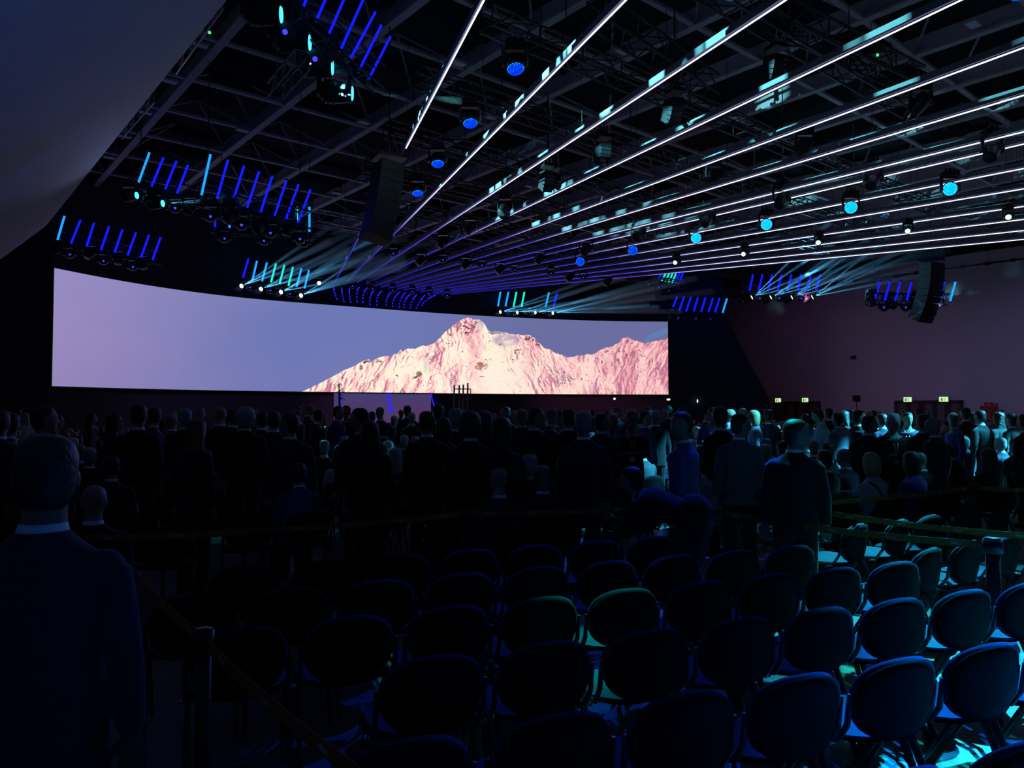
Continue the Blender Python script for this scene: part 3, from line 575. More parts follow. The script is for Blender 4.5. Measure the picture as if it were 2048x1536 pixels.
for key, P in pods.items():
    P['short'] = SHORT[key]; D = P['D']; nt_ = len(P['tubes']); ends = []
    for i, (a, c) in enumerate(P['tubes']):
        Di = D + P['step'] * i * (1 if key != 'A' else 1)
        p0, p1 = PY(*a, Di), PY(*c, Di); ends += [p0, p1]
        m = M['tube_blue']; colr = 'blue'
        if key in 'BKC' and i == 0 or key == 'I' and i == 6 or key == 'G' and i == 7: m = M['tube_cyan']; colr = 'bright blue'
        if key in 'D': m = [M['tube_blue'], M['tube_cyan'], M['tube_cyan'], M['tube_teal'], M['tube_teal'], M['tube_teal'], M['tube_cyan'], M['tube_cyan']][i]; colr = ['blue', 'light blue', 'light blue', 'green', 'green', 'green', 'light blue', 'light blue'][i]
        if key == 'E': m = [M['tube_cyan'], M['tube_cyan'], M['tube_teal'], M['tube_teal'], M['tube_cyan'], M['tube_blue']][i]; colr = ['light blue', 'light blue', 'green', 'green', 'light blue', 'blue'][i]
        if key == 'Q': m = [M['tube_blue'], M['tube_cyan'], M['tube_teal'], M['tube_cyan']][i]; colr = ['blue', 'light blue', 'green', 'light blue'][i]
        if key == 'F' and i in (1, 2, 3, 4): m = M['tube_teal']; colr = 'green'
        T = thing('light_tube', (p0 + p1) / 2, '%s slanting LED tube, %s from left, %s' % (colr, ORD[i], P['short']), 'light', 'light tubes on the ' + P['where'])
        dd = (p1 - p0).normalized(); inv = -(p0 + p1) / 2; r = .019 * D / 20 + .012
        b = MB(); b.tube([p0 + inv, p1 + inv], r, 7); b.build('glowing_tube', m, T, True)
        b = MB(); b.tube([p0 + inv - dd * .05, p0 + inv], r * 1.4, 6); b.tube([p1 + inv, p1 + inv + dd * .05], r * 1.4, 6); b.build('end_cap', M['black'], T)
    # truss behind the tubes
    e0, e1 = ends[1], ends[-1]
    a, c = Vector(e0) + Vector((-.2, .25, .12)), Vector(e1) + Vector((.2, .25, .12))
    b = boxtruss(a, c, .35, .5, step=.45, r=.028); tt = b.build('truss', M['truss']); tag(tt, 'short dark lattice frame behind the light tubes, ' + P['short'], 'truss')
    for t_ in (.08, .92):
        p = a.lerp(c, t_); b = MB(); b.tube([p + Vector((0, 0, .2)), Vector((p.x, p.y, 11.0))], .014, 5); b.build('hanging_chain', M['black'], tt)
    headpos[key] = []
    for i, (px, py, kd) in enumerate(P['heads']):
        Dh = D + (P['step'] * nt_ * i / max(1, len(P['heads']) - 1)); p = PY(px, py, Dh)
        aim = p + Vector(BD.get(key, (1, 0, 0)))
        if kd in ('dot', 'dark'): aim = p + (Vector((0, 0, 1.2)) - p) * .5 if kd == 'dot' else p + Vector((rnd.uniform(-1, 1), rnd.uniform(-2, 0), -2))
        if kd == 'dot': aim = Vector((0, 0, CAMH))          # these lamps point over the audience towards the back of the hall
        p2 = p - (aim - p).normalized() * .25
        what = {'beam': 'lamp with a cyan lens', 'hot': 'lamp throwing a cyan beam', 'dot': 'dark lamp with a blue dot', 'dark': 'unlit black lamp'}[kd]
        fixture(p2, aim, kd, '%s, %s from left under %s' % (what, ORD[i], P['short']), 'lamps under the ' + P['where'], P['hs'])
        headpos[key].append((p, kd))

# ---- wash lamps in two rows
L1 = [(1030, 128), (940, 238), (875, 320), (835, 380)]
for i, (px, py) in enumerate(L1):
    p = PZ(px, py, 8.0); fixture(p, p + Vector((.1, -.35, -1.0)), 'wash', 'round blue lamp, %s from the top in the row beside the first light line' % ORD[i], 'wash lamps near the main speaker array', .98)
L2 = [(1900, 378), (1702, 415), (1533, 449), (1392, 476), (1267, 500), (1162, 522)]
for i, (px, py) in enumerate(L2):
    p = PZ(px, py, 8.0); fixture(p, Vector((0, 0, CAMH)) if i < 4 else p + Vector((-1, -3, -1.2)), 'wash_cyan' if i < 4 else 'wash', 'round bright blue lamp, %s from the right in the row under the light lines' % ORD[i], 'wash lamps under the right light lines', 1.15)
for i, (px, py) in enumerate([(2016, 432), (1816, 460), (1638, 483), (1489, 506), (1353, 523)]):
    p = PZ(px, py, 7.9); fixture(p, p + Vector((-1.2, -2, -1)), 'hot', 'small cyan-white lamp, %s from the right in the outer row under the light lines' % ORD[i], 'cyan lamps in the outer row', .8)
for i, (px, py) in enumerate([(787, 507), (886, 520), (964, 531), (1030, 540), (1102, 547), (1167, 555)]):
    p = PZ(px, py, 7.9); fixture(p, (0, 0, CAMH), 'dot', 'small dark lamp with blue dot, %s from the left between the far light lines' % ORD[i], 'blue dot lamps between the far light lines', .8)
for i, (px, py) in enumerate([(705, 572), (745, 577), (786, 581), (825, 584), (858, 587), (894, 591)]):
    p = PY(px, py, scrpt(s_of_px(px), .5)[0].y - 3.0); fixture(p, (0, 0, CAMH), 'dot', 'blue-dot lamp, %s from left above the curved ends of the light lines' % ORD[i], 'blue dot lamps over the stage', .8)
for i, (px, py) in enumerate([(1985, 300), (1747, 358), (1563, 398), (1415, 437), (1277, 467), (1172, 498), (1080, 517), (1001, 538), (932, 528), (842, 520), (886, 484), (940, 455), (1010, 415), (1140, 553), (1215, 562)]):
    z_ = 8.0; p = PZ(px, py, z_); fixture(p, p + Vector((-.6, -.4, -1)), 'dark', 'unlit black lamp between the light lines, %s in that scattered row from right to left' % ORD[i], 'unlit lamps between the light lines', 1.15 if i < 6 else 1.0)
for i, (px, py) in enumerate([(1610, 292), (1842, 205), (1428, 352), (1104, 360)]):
    p = PZ(px, py, 8.6); fixture(p, p + Vector((-.5, .6, -.8)), 'dark', 'dark lamp with pale glints hanging high under the roof, %s from the right or so' % ORD[i] if 0 else ['grey lamp hanging above the sixth light line', 'grey lamp hanging high at the upper right', 'grey lamp hanging near the middle of the roof', 'grey lamp hanging right of the second light line'][i], 'stage light', 1.1)

# ---- show trusses across the hall
for i, (d_, n0, n1, z_) in enumerate([(8.0, 9, 20, 9.6), (11.2, 8.6, 30, 9.4), (14.2, 9, 33, 9.4), (17.4, 10, 36, 9.4), (20.6, 11, 38, 9.4), (24.0, 13, 40, 9.4), (27.5, 15, 37, 9.2)]):
    b = boxtruss(DN(d_, n0, z_), DN(d_, n1, z_), .4, .4, step=.6, r=.03)
    for q in range(5): p = DN(d_, n0 + (n1 - n0) * (q + .5) / 5, z_); b.tube([p + Vector((0, 0, .2)), Vector((p.x, p.y, 11.0))], .015, 4)
    tag(b.build('truss', M['truss']), 'dark truss running across the hall under the roof, %s from the camera' % ORD[i], 'truss', 'cross trusses under the roof')
tl = [((1195, 20), (1420, 175), 9.9), ((1560, 30), (1830, 160), 9.9)]
for i, (a, c, z_) in enumerate(tl):
    b = boxtruss(PZ(*a, z_), PZ(*c, z_), .5, .5, step=.6, r=.035); tag(b.build('truss', M['truss']), ['dark truss high above the second light line', 'dark truss high above the third and fourth light lines'][i], 'truss')
for i, (a, c, z_) in enumerate([((428, -10), (335, 128), 8.3), ((293, 186), (229, 262), 8.3), ((606, 118), (548, 185), 8.6)]):
    p, q = PZ(*a, z_), PZ(*c, z_); b = boxtruss(p, q, .3, .3, step=.3, r=.02)
    for t_ in (.1, .9): r_ = p.lerp(q, t_); b.tube([r_, Vector((r_.x, r_.y, 11.0))], .01, 4)
    tag(b.build('truss', M['truss_alu']), ['bare aluminium truss beside the upper gallery edge', 'short bare aluminium truss beside the gallery edge, lower one', 'short bare aluminium truss near the top left lamps'][i], 'truss')
# far light truss pieces right of the upper left tubes
b = boxtruss(PZ(632, 432, 8.4), PZ(738, 452, 8.4), .4, .4, step=.5, r=.03); p = PZ(690, 445, 8.4); b.tube([p, Vector((p.x, p.y, 11))], .015, 4)
tag(b.build('truss', M['truss_alu']), 'grey truss just left of the big speaker array', 'truss')

# ---- flat lamps in the roof
CL = [(400, 90, 10), (340, 163, 9), (290, 225, 8), (250, 273, 8), (218, 315, 7), (485, 261, 6), (728, 245, 7), (918, 127, 8), (981, 235, 7), (1244, 103, 8), (1259, 302, 6), (1059, 373, 6), (1266, 412, 5), (1062, 372, 6), (674, 386, 5), (1946, 49, 8), (1592, 85, 9)]
for i, (px, py, w_) in enumerate(CL):
    if i == 13: continue
    p = PZ(px, py, 10.85); T = thing('ceiling_lamp', p, 'small flat unlit ceiling lamp, %s of the pale ones counted from the left' % ORD[sorted([c[0] for j, c in enumerate(CL) if j != 13]).index(px)], 'ceiling lamp', 'pale unlit ceiling lamps')
    T.rotation_euler = (0, 0, math.atan2(NV.y, NV.x)); b = MB(); b.box((0, 0, .03), (.40, .24, .06)); b.tube([(0, 0, .06), (0, 0, .15)], .02, 5); b.build('housing', M['beam'], T); b = MB(); b.box((0, 0, -.01), (.36, .20, .02)); b.build('diffuser', M['panel'], T)
for i, (px, py) in enumerate([(419, 65), (1006, 217), (1755, 110)]):
    b = MB(); b.ball(PZ(px, py, 10.6), .035); tag(b.build('indicator_lamp', M['led_green']), ['tiny green indicator near the upper left truss', 'tiny green indicator above the middle of the roof', 'tiny green indicator at the upper right'][i], 'indicator light')

# ================================================================== SPEAKERS
def cabinet(mb, c, R, w, h, dp):
    pts = []
    for (sx_, y, k) in ((-1, -dp / 2, .5), (1, -dp / 2, .5), (1, dp / 2, .38), (-1, dp / 2, .38)): pass
    vs = []
    for z in (-h / 2, h / 2):
        for (x, y) in ((-w / 2, -dp / 2), (w / 2, -dp / 2), (w * .36, dp / 2), (-w * .36, dp / 2)): vs.append(Vector(c) + R @ Vector((x, y, z)))
    mb.add(vs, [(3, 2, 1, 0), (4, 5, 6, 7), (0, 1, 5, 4), (1, 2, 6, 5), (2, 3, 7, 6), (3, 0, 4, 7)])
def line_array(top, n, w, h, dp, yaw, label, splay, tilt0=0, leds=None, name='speaker_array'):
    T = thing(name, top, label, 'speaker'); Rz = Matrix.Rotation(yaw, 3, 'Z')
    p = Vector((0, 0, -.15)); ang = tilt0
    b = MB(); b.box((0, 0, .02), (w * .8, dp * 1.2, .08), Rz); b.tube([(0, 0, 0), (0, 0, 11.0 - top.z)], .02, 5)
    b.tube([Rz @ Vector((-w * .35, 0, 0)), Vector((0, 0, .8))], .012, 4); b.tube([Rz @ Vector((w * .35, 0, 0)), Vector((0, 0, .8))], .012, 4); b.build('rigging_frame', M['black'], T)
    for i in range(n):
        R = Rz @ Matrix.Rotation(-ang, 3, 'X'); c = p + R @ Vector((0, 0, -h / 2))
        b = MB(); cabinet(b, c, R, w, h * .96, dp)
        for q in range(3): b.box(c + R @ Vector((0, -dp / 2 - .005, (q - 1) * h * .28)), (w * .9, .012, h * .05), R)
        o = b.build('cabinet', M['housing'], T)
        if leds and i in leds: l = MB(); l.ball(c + R @ Vector((-w / 2 - .01, 0, 0)), .018, 6); l.build('status_light', M['led_white'], o)
        p = c + R @ Vector((0, 0, -h / 2)); ang += splay * (1 + i * .15)
    return T
top = PY(778, 318, 17.5)
line_array(top, 8, .84, .232, .6, math.radians(-62), 'big black hanging speaker array in front of the first light line', math.radians(.9), math.radians(6), leds=(1, 2, 3, 4, 5, 6))
line_array(PY(1862, 520, 31), 9, 1.0, .27, .6, math.radians(30), 'big dark curved speaker array hanging before the right wall', math.radians(-2.2), math.radians(-2))
for i, (px, py, z_, n) in enumerate([(1350, 185, 9.0, 6), (1552, 98, 9.2, 6), (1208, 276, 9.0, 6), (1096, 333, 8.9, 6), (1012, 394, 8.8, 6)]):
    p = PZ(px, py, z_); line_array(p, n, .40, .09, .30, math.radians(200), 'small curved speaker array under the roof, %s nearest to the camera' % ORD[[1, 0, 2, 3, 4][i]], math.radians(5), math.radians(6), name='small_speaker_array')
# rigged lamp cluster, the white flare left of the stage lines
p = PY(638, 566, 35); fixture(p, (0, 4, 2), 'hot', 'bright cyan-white lamp hanging just left of the far light line ends', 'single bright lamp', .9)
# ================================================================== RIGHT WALL: DOORS, SIGNS
def onwall(px, py=None, off=0.0, z=None):
    r = ray(px, py if py is not None else 812); nn = NV.x * r.x + NV.y * r.y; k = (47 - off) / nn
    p = Vector((r.x * k, r.y * k, CAMH + r.z * k))
    if z is not None: p.z = z
    return p
RW = Matrix(((DV.x, NV.x, 0), (DV.y, NV.y, 0), (0, 0, 1)))     # x along the wall, y through it
def doorset(i, px0, px1, leaves, label):
    a, c = onwall(px0, off=.1, z=0), onwall(px1, off=.1, z=0); mid = (a + c) / 2; L = (a - c).length; H = 2.3
    T = bpy.data.objects.new('door_%d' % i, None); C.objects.link(T); T.location = mid; T['kind'] = 'structure'; T['label'] = label
    b = MB(); b.box((0, 0, H - .08), (L, .2, .16), RW)
    for s_ in (-1, 1): b.box(RW @ Vector((s_ * (L / 2 - .08), 0, H / 2)), (.16, .2, H), RW)
    w = (L - .16) / leaves
    for q in range(1, leaves): b.box(RW @ Vector((-L / 2 + .08 + w * q, 0, H / 2)), (.30 if q % 2 == leaves % 2 else .2, .18, H), RW)
    b.build('door_frame', M['doorframe'], T)
    for q in range(leaves):
        b = MB(); b.box(RW @ Vector((-L / 2 + .08 + w * (q + .5), .02, H / 2 - .05)), (w * .96, .06, H - .1), RW); lf = b.build('door_leaf', M['doorleaf'], T)
        b = MB(); b.box(RW @ Vector((-L / 2 + .08 + w * (q + .5) + w * .1, -.04, 1.05)), (w * .5, .05, .05), RW); b.build('push_bar', M['black'], lf)
doorset(1, 1548, 1640, 4, 'dark double doors under the two left exit signs')
doorset(2, 1790, 1926, 5, 'dark wide doors under the two right exit signs')
for i, (px, py) in enumerate([(1557, 800.5), (1611, 800), (1816, 799), (1888, 798.5)]):
    p = onwall(px, py, .2); w_ = [.42, .44, .46, .48][i]
    T = thing('exit_sign', p, 'lit pale green exit sign above the doors on the right wall, %s from the left' % ORD[i], 'sign', 'lit exit signs')
    b = MB(); b.box((0, 0, 0), (w_ + .04, .10, .30), RW); b.build('housing', M['white'], T)
    b = MB(); b.box(RW @ Vector((0, -.055, 0)), (w_, .012, .27), RW); b.build('glowing_face', M['exit'], T)
    b = MB()
    b.box(RW @ Vector((.10, -.065, -.01)), (.10, .006, .16), RW)                                      # doorway
    b.ball(RW @ Vector((-.05, -.065, .06)), .018, 6); b.tube([RW @ Vector((-.05, -.065, .045)), RW @ Vector((-.03, -.065, -.02)), RW @ Vector((-.07, -.065, -.08))], .012, 5); b.tube([RW @ Vector((-.03, -.065, -.02)), RW @ Vector((0, -.065, -.08))], .01, 5); b.tube([RW @ Vector((-.1, -.065, .02)), RW @ Vector((0, -.065, .02))], .008, 5)
    b.build('running_figure', M['exitmark'], T)
# fire point: red signs and cabinet
for i, (px, py, w_, h_) in enumerate([(1977, 812, .42, .40), (1989, 813, .34, .34)]):
    p = onwall(px, py, .06); T = thing('fire_sign', p, ['red fire hose sign on the right wall, the left of the pair', 'red fire alarm sign on the right wall, the right of the pair'][i], 'sign')
    b = MB(); b.box((0, 0, 0), (w_, .03, h_), RW); b.build('plate', M['red'], T)
    b = MB(); rr = []
    for q in range(9): t_ = q / 8 * 4.7; rr.append(RW @ Vector((math.cos(t_) * .09, -.025, math.sin(t_) * .09)))
    b.tube(rr, .014, 4); b.build('pictogram', M['white'], T)
p = onwall(1976, 824, .15); T = thing('fire_hose_cabinet', p, 'red fire hose cabinet under the fire signs', 'cabinet'); b = MB(); b.box((0, 0, 0), (.7, .25, .7), RW); b.build('body', M['red'], T)
b = MB(); b.box(RW @ Vector((0, -.13, 0)), (.62, .02, .62), RW); b.build('door', M['red'], T)
p = onwall(1994, 836, .15); T = thing('fire_equipment_box', p, 'red equipment box on the wall right of the hose cabinet', 'cabinet'); b = MB(); b.box((0, 0, 0), (.6, .25, .9), RW); b.box(RW @ Vector((0, -.13, 0)), (.5, .02, .8), RW); b.build('body', M['red'], T)
b = MB(); b.box(onwall(1707, 715, .08), (.3, .1, .22), RW); tag(b.build('wall_sensor', M['black']), 'small dark box high on the right wall', 'sensor')
# loudspeaker on a stand before the right wall
p = PY(1713, 797, 40); T = thing('speaker_stand', (p.x, p.y, 0), 'black loudspeaker on a tall tripod stand before the right wall', 'speaker')
b = MB(); b.tube([(0, 0, .3), (0, 0, p.z - .15)], .02, 6); b.build('pole', M['black'], T)
for q in range(3): t_ = q * 2.09; b = MB(); b.tube([(0, 0, .8), (math.cos(t_) * .5, math.sin(t_) * .5, .02)], .015, 5); b.build('leg', M['black'], T)
b = MB(); b.box((0, 0, p.z), (.30, .28, .34)); b.box((0, -.15, p.z), (.26, .02, .3)); b.build('speaker_box', M['housing'], T)
# lamps under the screen
for i, (px, py, k_) in enumerate([(1229, 797.5, 0), (1337, 799, 1), (1395, 802, 2)]):
    Y = scrpt(s_of_px(px), .5)[0].y if px < 1330 else (scrpt(ARC, .25)[0].y - .05 if px < 1340 else 46.85)
    p = PY(px, py, Y)
    b = MB(); T = thing('work_lamp', p, ['small round warm lamp low on the wall under the screen', 'oval warm lamp under the right corner of the screen', 'narrow upright warm lamp on the dark wing'][i], 'lamp')
    b.ball((0, 0, 0), [(.07, .05, .06), (.11, .05, .06), (.035, .04, .11)][k_], 10); b.build('bulb', M['warm'], T, True)
    b = MB(); b.box((0, .12, 0), (.12, .12, .12)); b.build('bracket', M['black'], T)
# tree and timber posts beside the stage
p = PY(680, 800, 33.5); T = thing('bare_tree', (p.x, p.y, 0), 'bare dark little tree standing left of the violet panel', 'tree')
tr = random.Random(5); b = MB(); b.tube([(0, 0, 0), (.05, 0, 1.2), (-.03, 0, 2.2), (-.06, 0, 3.05)], [.09, .07, .045, .012], 7); b.build('trunk', M['bark'], T)
b = MB()
for q in range(46):
    z = tr.uniform(.9, 2.95); a_ = tr.uniform(0, 6.28); l = tr.uniform(.10, .34) * (3.3 - z) / 1.7 + .08; v = Vector((math.cos(a_) * l, math.sin(a_) * l, tr.uniform(-.1, .2)))
    b.tube([(-.02, 0, z), Vector((-.02, 0, z)) + v * .6, Vector((-.02, 0, z)) + v + Vector((0, 0, -.05))], [.02, .013, .006], 4)
b.build('branches', M['bark'], T)
b = MB(); b.loft([((0, 0, 0), (.2, 0, 0), (0, .2, 0)), ((0, 0, .4), (.28, 0, 0), (0, .28, 0))], 12); b.build('pot', M['stage'], T)
p = PY(920, 800, 37.5); T = thing('timber_frame', (p.x, p.y, 0), 'frame of four rough timber posts with a crossbar, right of the violet panel', 'stage decoration')
for q, (px, py) in enumerate([(907, 770), (917, 770), (925, 769), (934, 766)]):
    t_ = PY(px, py, 37.5); b = MB(); b.tube([(t_.x - p.x, 0, 0), (t_.x - p.x + .02, .02, 1.5), (t_.x - p.x + .04, 0, t_.z)], [.06, .05, .045], 6); b.build('post', M['wood'], T)
b = MB(); z_ = PY(920, 778, 37.5).z; b.box((.12, 0, z_), (.85, .05, .05)); b.box((.54, 0, z_ - .15), (.04, .05, .3)); b.build('crossbar', M['wood'], T)
# lit lectern-like tables on the stage lip seen between heads
TABLES = []
for i, (px, py) in enumerate([(1113, 851), (1191, 851)]):
    p = PY(px, py, 30.5 + i); TABLES.append((p.x, p.y)); T = thing('low_table', (p.x, p.y, 0), ['pale blue-lit table between heads, left of the large standing man', 'pale blue-lit table just right of the large standing man'][i], 'table')
    b = MB(); b.box((0, 0, p.z + .1), (.9, .6, .06)); b.box((0, -.25, p.z - .2), (.88, .03, .55)); b.build('top', M['stage_lip'], T)
    for s_ in (-1, 1):
        for u_ in (-1, 1): b = MB(); b.tube([(s_ * .4, u_ * .25, 0), (s_ * .4, u_ * .25, p.z + .08)], .025, 5); b.build('leg', M['black'], T)

# ================================================================== BELT BARRIERS
def post(px, pyt, H=.97, label='', r=.032):
    k = (CAMH - H) / (pyt - HZ) * F; Y = k; p = PY(px, pyt, Y)
    T = thing('barrier_post', (p.x, p.y, 0), label, 'barrier post')
    b = MB(); b.loft([((0, 0, 0), (.17, 0, 0), (0, .17, 0)), ((0, 0, .015), (.17, 0, 0), (0, .17, 0)), ((0, 0, .035), (.05, 0, 0), (0, .05, 0))], 20); b.build('base', M['post'], T)
    b = MB(); b.tube([(0, 0, .03), (0, 0, H - .09)], r, 12); b.build('pole', M['post'], T, True)
    b = MB(); b.tube([(0, 0, H - .1), (0, 0, H - .01)], r * 1.35, 12); b.tube([(0, 0, H - .01), (0, 0, H)], r * 1.1, 12); b.build('belt_head', M['post'], T, True)
    return Vector((p.x, p.y, H - .05))
p1 = post(930, 1015, label='black belt post in front of the bald seated men, left of centre')
p2 = post(1353, 996, label='black belt post at the middle of the hall, in front of the bending man')
p3 = post(1562, 998, label='black belt post where three belts meet, right of centre')
p4 = post(1985, 1074, label='thick black belt post at the right edge, amid the lit chairs', r=.045)
p5 = post(408, 1252, label='near black belt post beside the large man at the left', r=.03)
p6 = post(1951, 965, label='far black belt post at the upper right behind the lit chairs')
TXT = textmesh('mico', .034, .0006); 
def belt(a, c, label, flip=False, sag=.03, W=.05):
    a, c = Vector(a), Vector(c); mid = (a + c) / 2; T = thing('barrier_belt', mid, label, 'barrier belt'); d = (c - a); L = d.length; d.normalize(); s = Vector((d.y, -d.x, 0)).normalized()
    if s.y > 0: s = -s
    b = MB(); n = 14; ring = []
    for i in range(n + 1):
        t_ = i / n; p = a.lerp(c, t_) - Vector((0, 0, sag * 4 * t_ * (1 - t_))) - mid; ring.append((p, Vector((0, 0, W / 2)), s * .0012))
    b.loft(ring, 4); b = MB()
    for i in range(n):
        p, q = ring[i][0], ring[i + 1][0]; u = Vector((0, 0, W / 2)); e = s * .0012
        b.add([p - u - e, q - u - e, q + u - e, p + u - e, p - u + e, q - u + e, q + u + e, p + u + e], [(0, 1, 2, 3), (7, 6, 5, 4), (0, 4, 5, 1), (2, 6, 7, 3)])
    b.build('webbing', M['belt'], T)
    k = max(1, int(L / .42)); dr = d if d.x > 0 else -d
    R = Matrix((Vector((dr.x, dr.y, 0)).normalized(), Vector((0, 0, 1)), s)).transposed().to_4x4()
    for i in range(k):
        t_ = (i + .5) / k; p = a.lerp(c, t_) - Vector((0, 0, sag * 4 * t_ * (1 - t_))) - mid + s * .002
        o = addmesh('printed_word', TXT, T); o.matrix_local = Matrix.Translation(p) @ R
        if not TXT.materials: TXT.materials.append(M['beltprint'])
belt(PY(150, 1078, 5.0), p1, 'orange belt with printed word, from the large left man to the first post')
belt(p1, p2, 'orange belt with printed word between the two middle posts')
belt(p2, p4, 'long orange belt sloping from the middle post down to the right edge post', sag=.05)
belt(p3, p6, 'yellowish belt rising from the three-belt post to the far right post')
belt(p3, PY(2110, 1076, 5.6), 'yellowish belt from the three-belt post across the lit chairs to the right edge', sag=.04)
belt(p6, PY(2120, 975, 8.4), 'short yellowish belt from the far right post out of the picture')
belt(p5, PY(236, 1112, 4.5), 'dark orange belt running back from the near left post behind the large man', sag=.02)
belt(p5, PY(720, 1552, 1.95), 'dark orange belt coming from the near left post towards the camera', sag=.02)
# ================================================================== CHAIRS
def pad(n_u, n_v, fn, th):
    """closed cushion from a surface fn(u,v)->point over a super-oval, thickness along the normal"""
    top = []; bot = []; mb = MB(); NU, NR = n_u, n_v
    def P(u, v): return Vector(fn(u, v))
    rows = []
    for side in (1, -1):
        ring0 = []
        for r in range(NR + 1):
            rr = r / NR; ring = []
            for i in range(NU):
                t = 2 * math.pi * i / NU; ct, st = math.cos(t), math.sin(t)
                u = math.copysign(abs(ct) ** .85, ct) * rr; v = math.copysign(abs(st) ** .82, st) * rr
                p = P(u, v); e = .002; nrm = (P(u + e, v) - p).cross(P(u, v + e) - p).normalized()
                hh = th * (1 - rr ** 5) ** .5 if r < NR else 0
                ring.append(p + nrm * side * (hh / 2 + (.004 if r < NR else 0)))
            ring0.append(ring)
        rows.append(ring0)
    vs = []; fs = []
    for sd, ring0 in enumerate(rows):
        base = len(vs)
        for ring in ring0: vs += ring
        for r in range(NR):
            for i in range(NU):
                j = (i + 1) % NU; q = (base + r * NU + i, base + r * NU + j, base + (r + 1) * NU + j, base + (r + 1) * NU + i)
                fs.append(q if sd else tuple(reversed(q)))
    o2 = (NR + 1) * NU
    for i in range(NU): j = (i + 1) % NU; fs.append((NR * NU + i, NR * NU + j, o2 + NR * NU + j, o2 + NR * NU + i))
    mb.add(vs, fs); return mb
def back_fn(u, v):      # wide rounded back, narrower at the bottom, curved round the sitter
    w = .226 * (1 + .04 * v); x = u * w; z = .645 + v * .175; y = -.275 - .13 * (z - .5) + .16 * (x / .235) ** 2 * .35
    return (x, y, z)
def seat_fn(u, v):
    x = u * .235; y = v * .225 - .0; z = .455 + .018 * (x / .235) ** 2 - .035 * max(0, v - .5) ** 2 * 4 * .6 + .02 * max(0, -v - .4)
    return (x, y, z)
CH = {}
CH['backrest'] = pad(28, 6, back_fn, .034).mesh('backrest', [M['fabric']], True)
def sb(u, v): x, y, z = back_fn(u * .97, v * .97); return (x, y - .03, z)
CH['back_shell'] = pad(28, 5, sb, .014).mesh('back_shell', [M['shell']], True)
CH['seat'] = pad(28, 6, seat_fn, .05).mesh('seat', [M['fabric']], True)
def ss(u, v): x, y, z = seat_fn(u * .96, v * .96); return (x, y, z - .03)
CH['seat_shell'] = pad(24, 4, ss, .014).mesh('seat_shell', [M['shell']], True)
def flat(p0, p1, w, t, w1=None):
    b = MB(); p0, p1 = Vector(p0), Vector(p1); pts = [p0.lerp(p1, i / 4) for i in range(5)]; w1 = w1 or w
    b.loft([(p, (0, (w + (w1 - w) * i / 4) / 2, 0), (t / 2, 0, 0)) for i, p in enumerate(pts)][::-1], 10); return b
for s, nm in ((-1, 'l'), (1, 'r')):
    b = flat((s * .235, .235, 0.012), (s * .232, -.03, .455), .046, .024, .05); b.loft([((s * .235, .235, 0), (.014, 0, 0), (0, .022, 0)), ((s * .235, .235, .02), (.014, 0, 0), (0, .022, 0))], 8); CH['lf' + nm] = b.mesh('leg', [M['leg']], True)
    b = flat((s * .235, -.27, 0.012), (s * .232, -.05, .455), .046, .024, .05); b.loft([((s * .235, -.27, 0), (.014, 0, 0), (0, .022, 0)), ((s * .235, -.27, .02), (.014, 0, 0), (0, .022, 0))], 8); CH['lb' + nm] = b.mesh('leg', [M['leg']], True)
b = MB()
for s in (-1, 1):
    b.tube([(s * .232, .15, .435), (s * .232, -.06, .45), (s * .232, -.19, .47), (s * .236, -.245, .55), (s * .236, -.262, .68)], [.012, .014, .014, .013, .011], 8)
b.tube([(-.23, -.1, .43), (.23, -.1, .43)], .009, 6); b.tube([(-.23, .12, .42), (.23, .12, .42)], .009, 6); CH['frame'] = b.mesh('frame', [M['leg']], True)
b = MB()
for s in (-1, 1):
    b.tube([(s * .24, -.13, .45), (s * .262, -.135, .452), (s * .265, -.17, .452), (s * .245, -.18, .45)], .006, 6); b.ball((s * .25, -.175, .455), .011, 8)
CH['link_hook'] = b.mesh('link_hook', [M['chrome']], True)
def chair(x, y, rz, label, group, dx=0):
    if label.startswith('empty'): x -= math.sin(rz) * .29; y += math.cos(rz) * .29
    T = thing('stacking_chair', (x, y, 0), label, 'chair', group, rz)
    addmesh('seat', CH['seat'], T); sh = addmesh('seat_shell', CH['seat_shell'], T); addmesh('backrest', CH['backrest'], T); addmesh('back_shell', CH['back_shell'], T)
    for q in ('lfl', 'lfr', 'lbl', 'lbr'): addmesh('leg', CH[q], T)
    addmesh('frame', CH['frame'], T); addmesh('link_hook', CH['link_hook'], T); return T
chairs = []       # (x,y,rz,section,row)
R20 = math.radians(21)
U = Vector((.487, .187)); W = Vector((.008, .775))
O = Vector((.15, 2.56)); 
bp = [Vector((p.x, p.y)) for p in (p1, p2, p3, p4, p5, p6)]
for row in range(-1, 6):
    for i in range(-9, 12):
        p = O + U * (i + (.5 if row < 0 else 0)) + W * row
        if row < 0: p = O + U * i + W * row * .98
        x, y = p
        if y < 1.35: continue
        px, py = proj((x, y, .82))
        if not (-80 < px < 2130) or py > 1640: continue
        if px < 330 and y < 4: continue                       # the man at the left stands here
        if x < -1.35 - max(0, (y - 2.6)) * .42: continue              # aisle on the left
        if x > 2.35 and row >= 3: continue
        if x > 3.1 : continue
        # stay in front of the belt
        xb = [(-3.6, 5.0), (p1.x, p1.y), (p2.x, p2.y), (p4.x, p4.y)]
        yb = np.interp(x, [q[0] for q in xb], [q[1] for q in xb])
        if y > yb - .35: continue
        if (Vector((x, y)) - bp[4]).length < .42: continue
        chairs.append([x, y, R20, 'near', row])
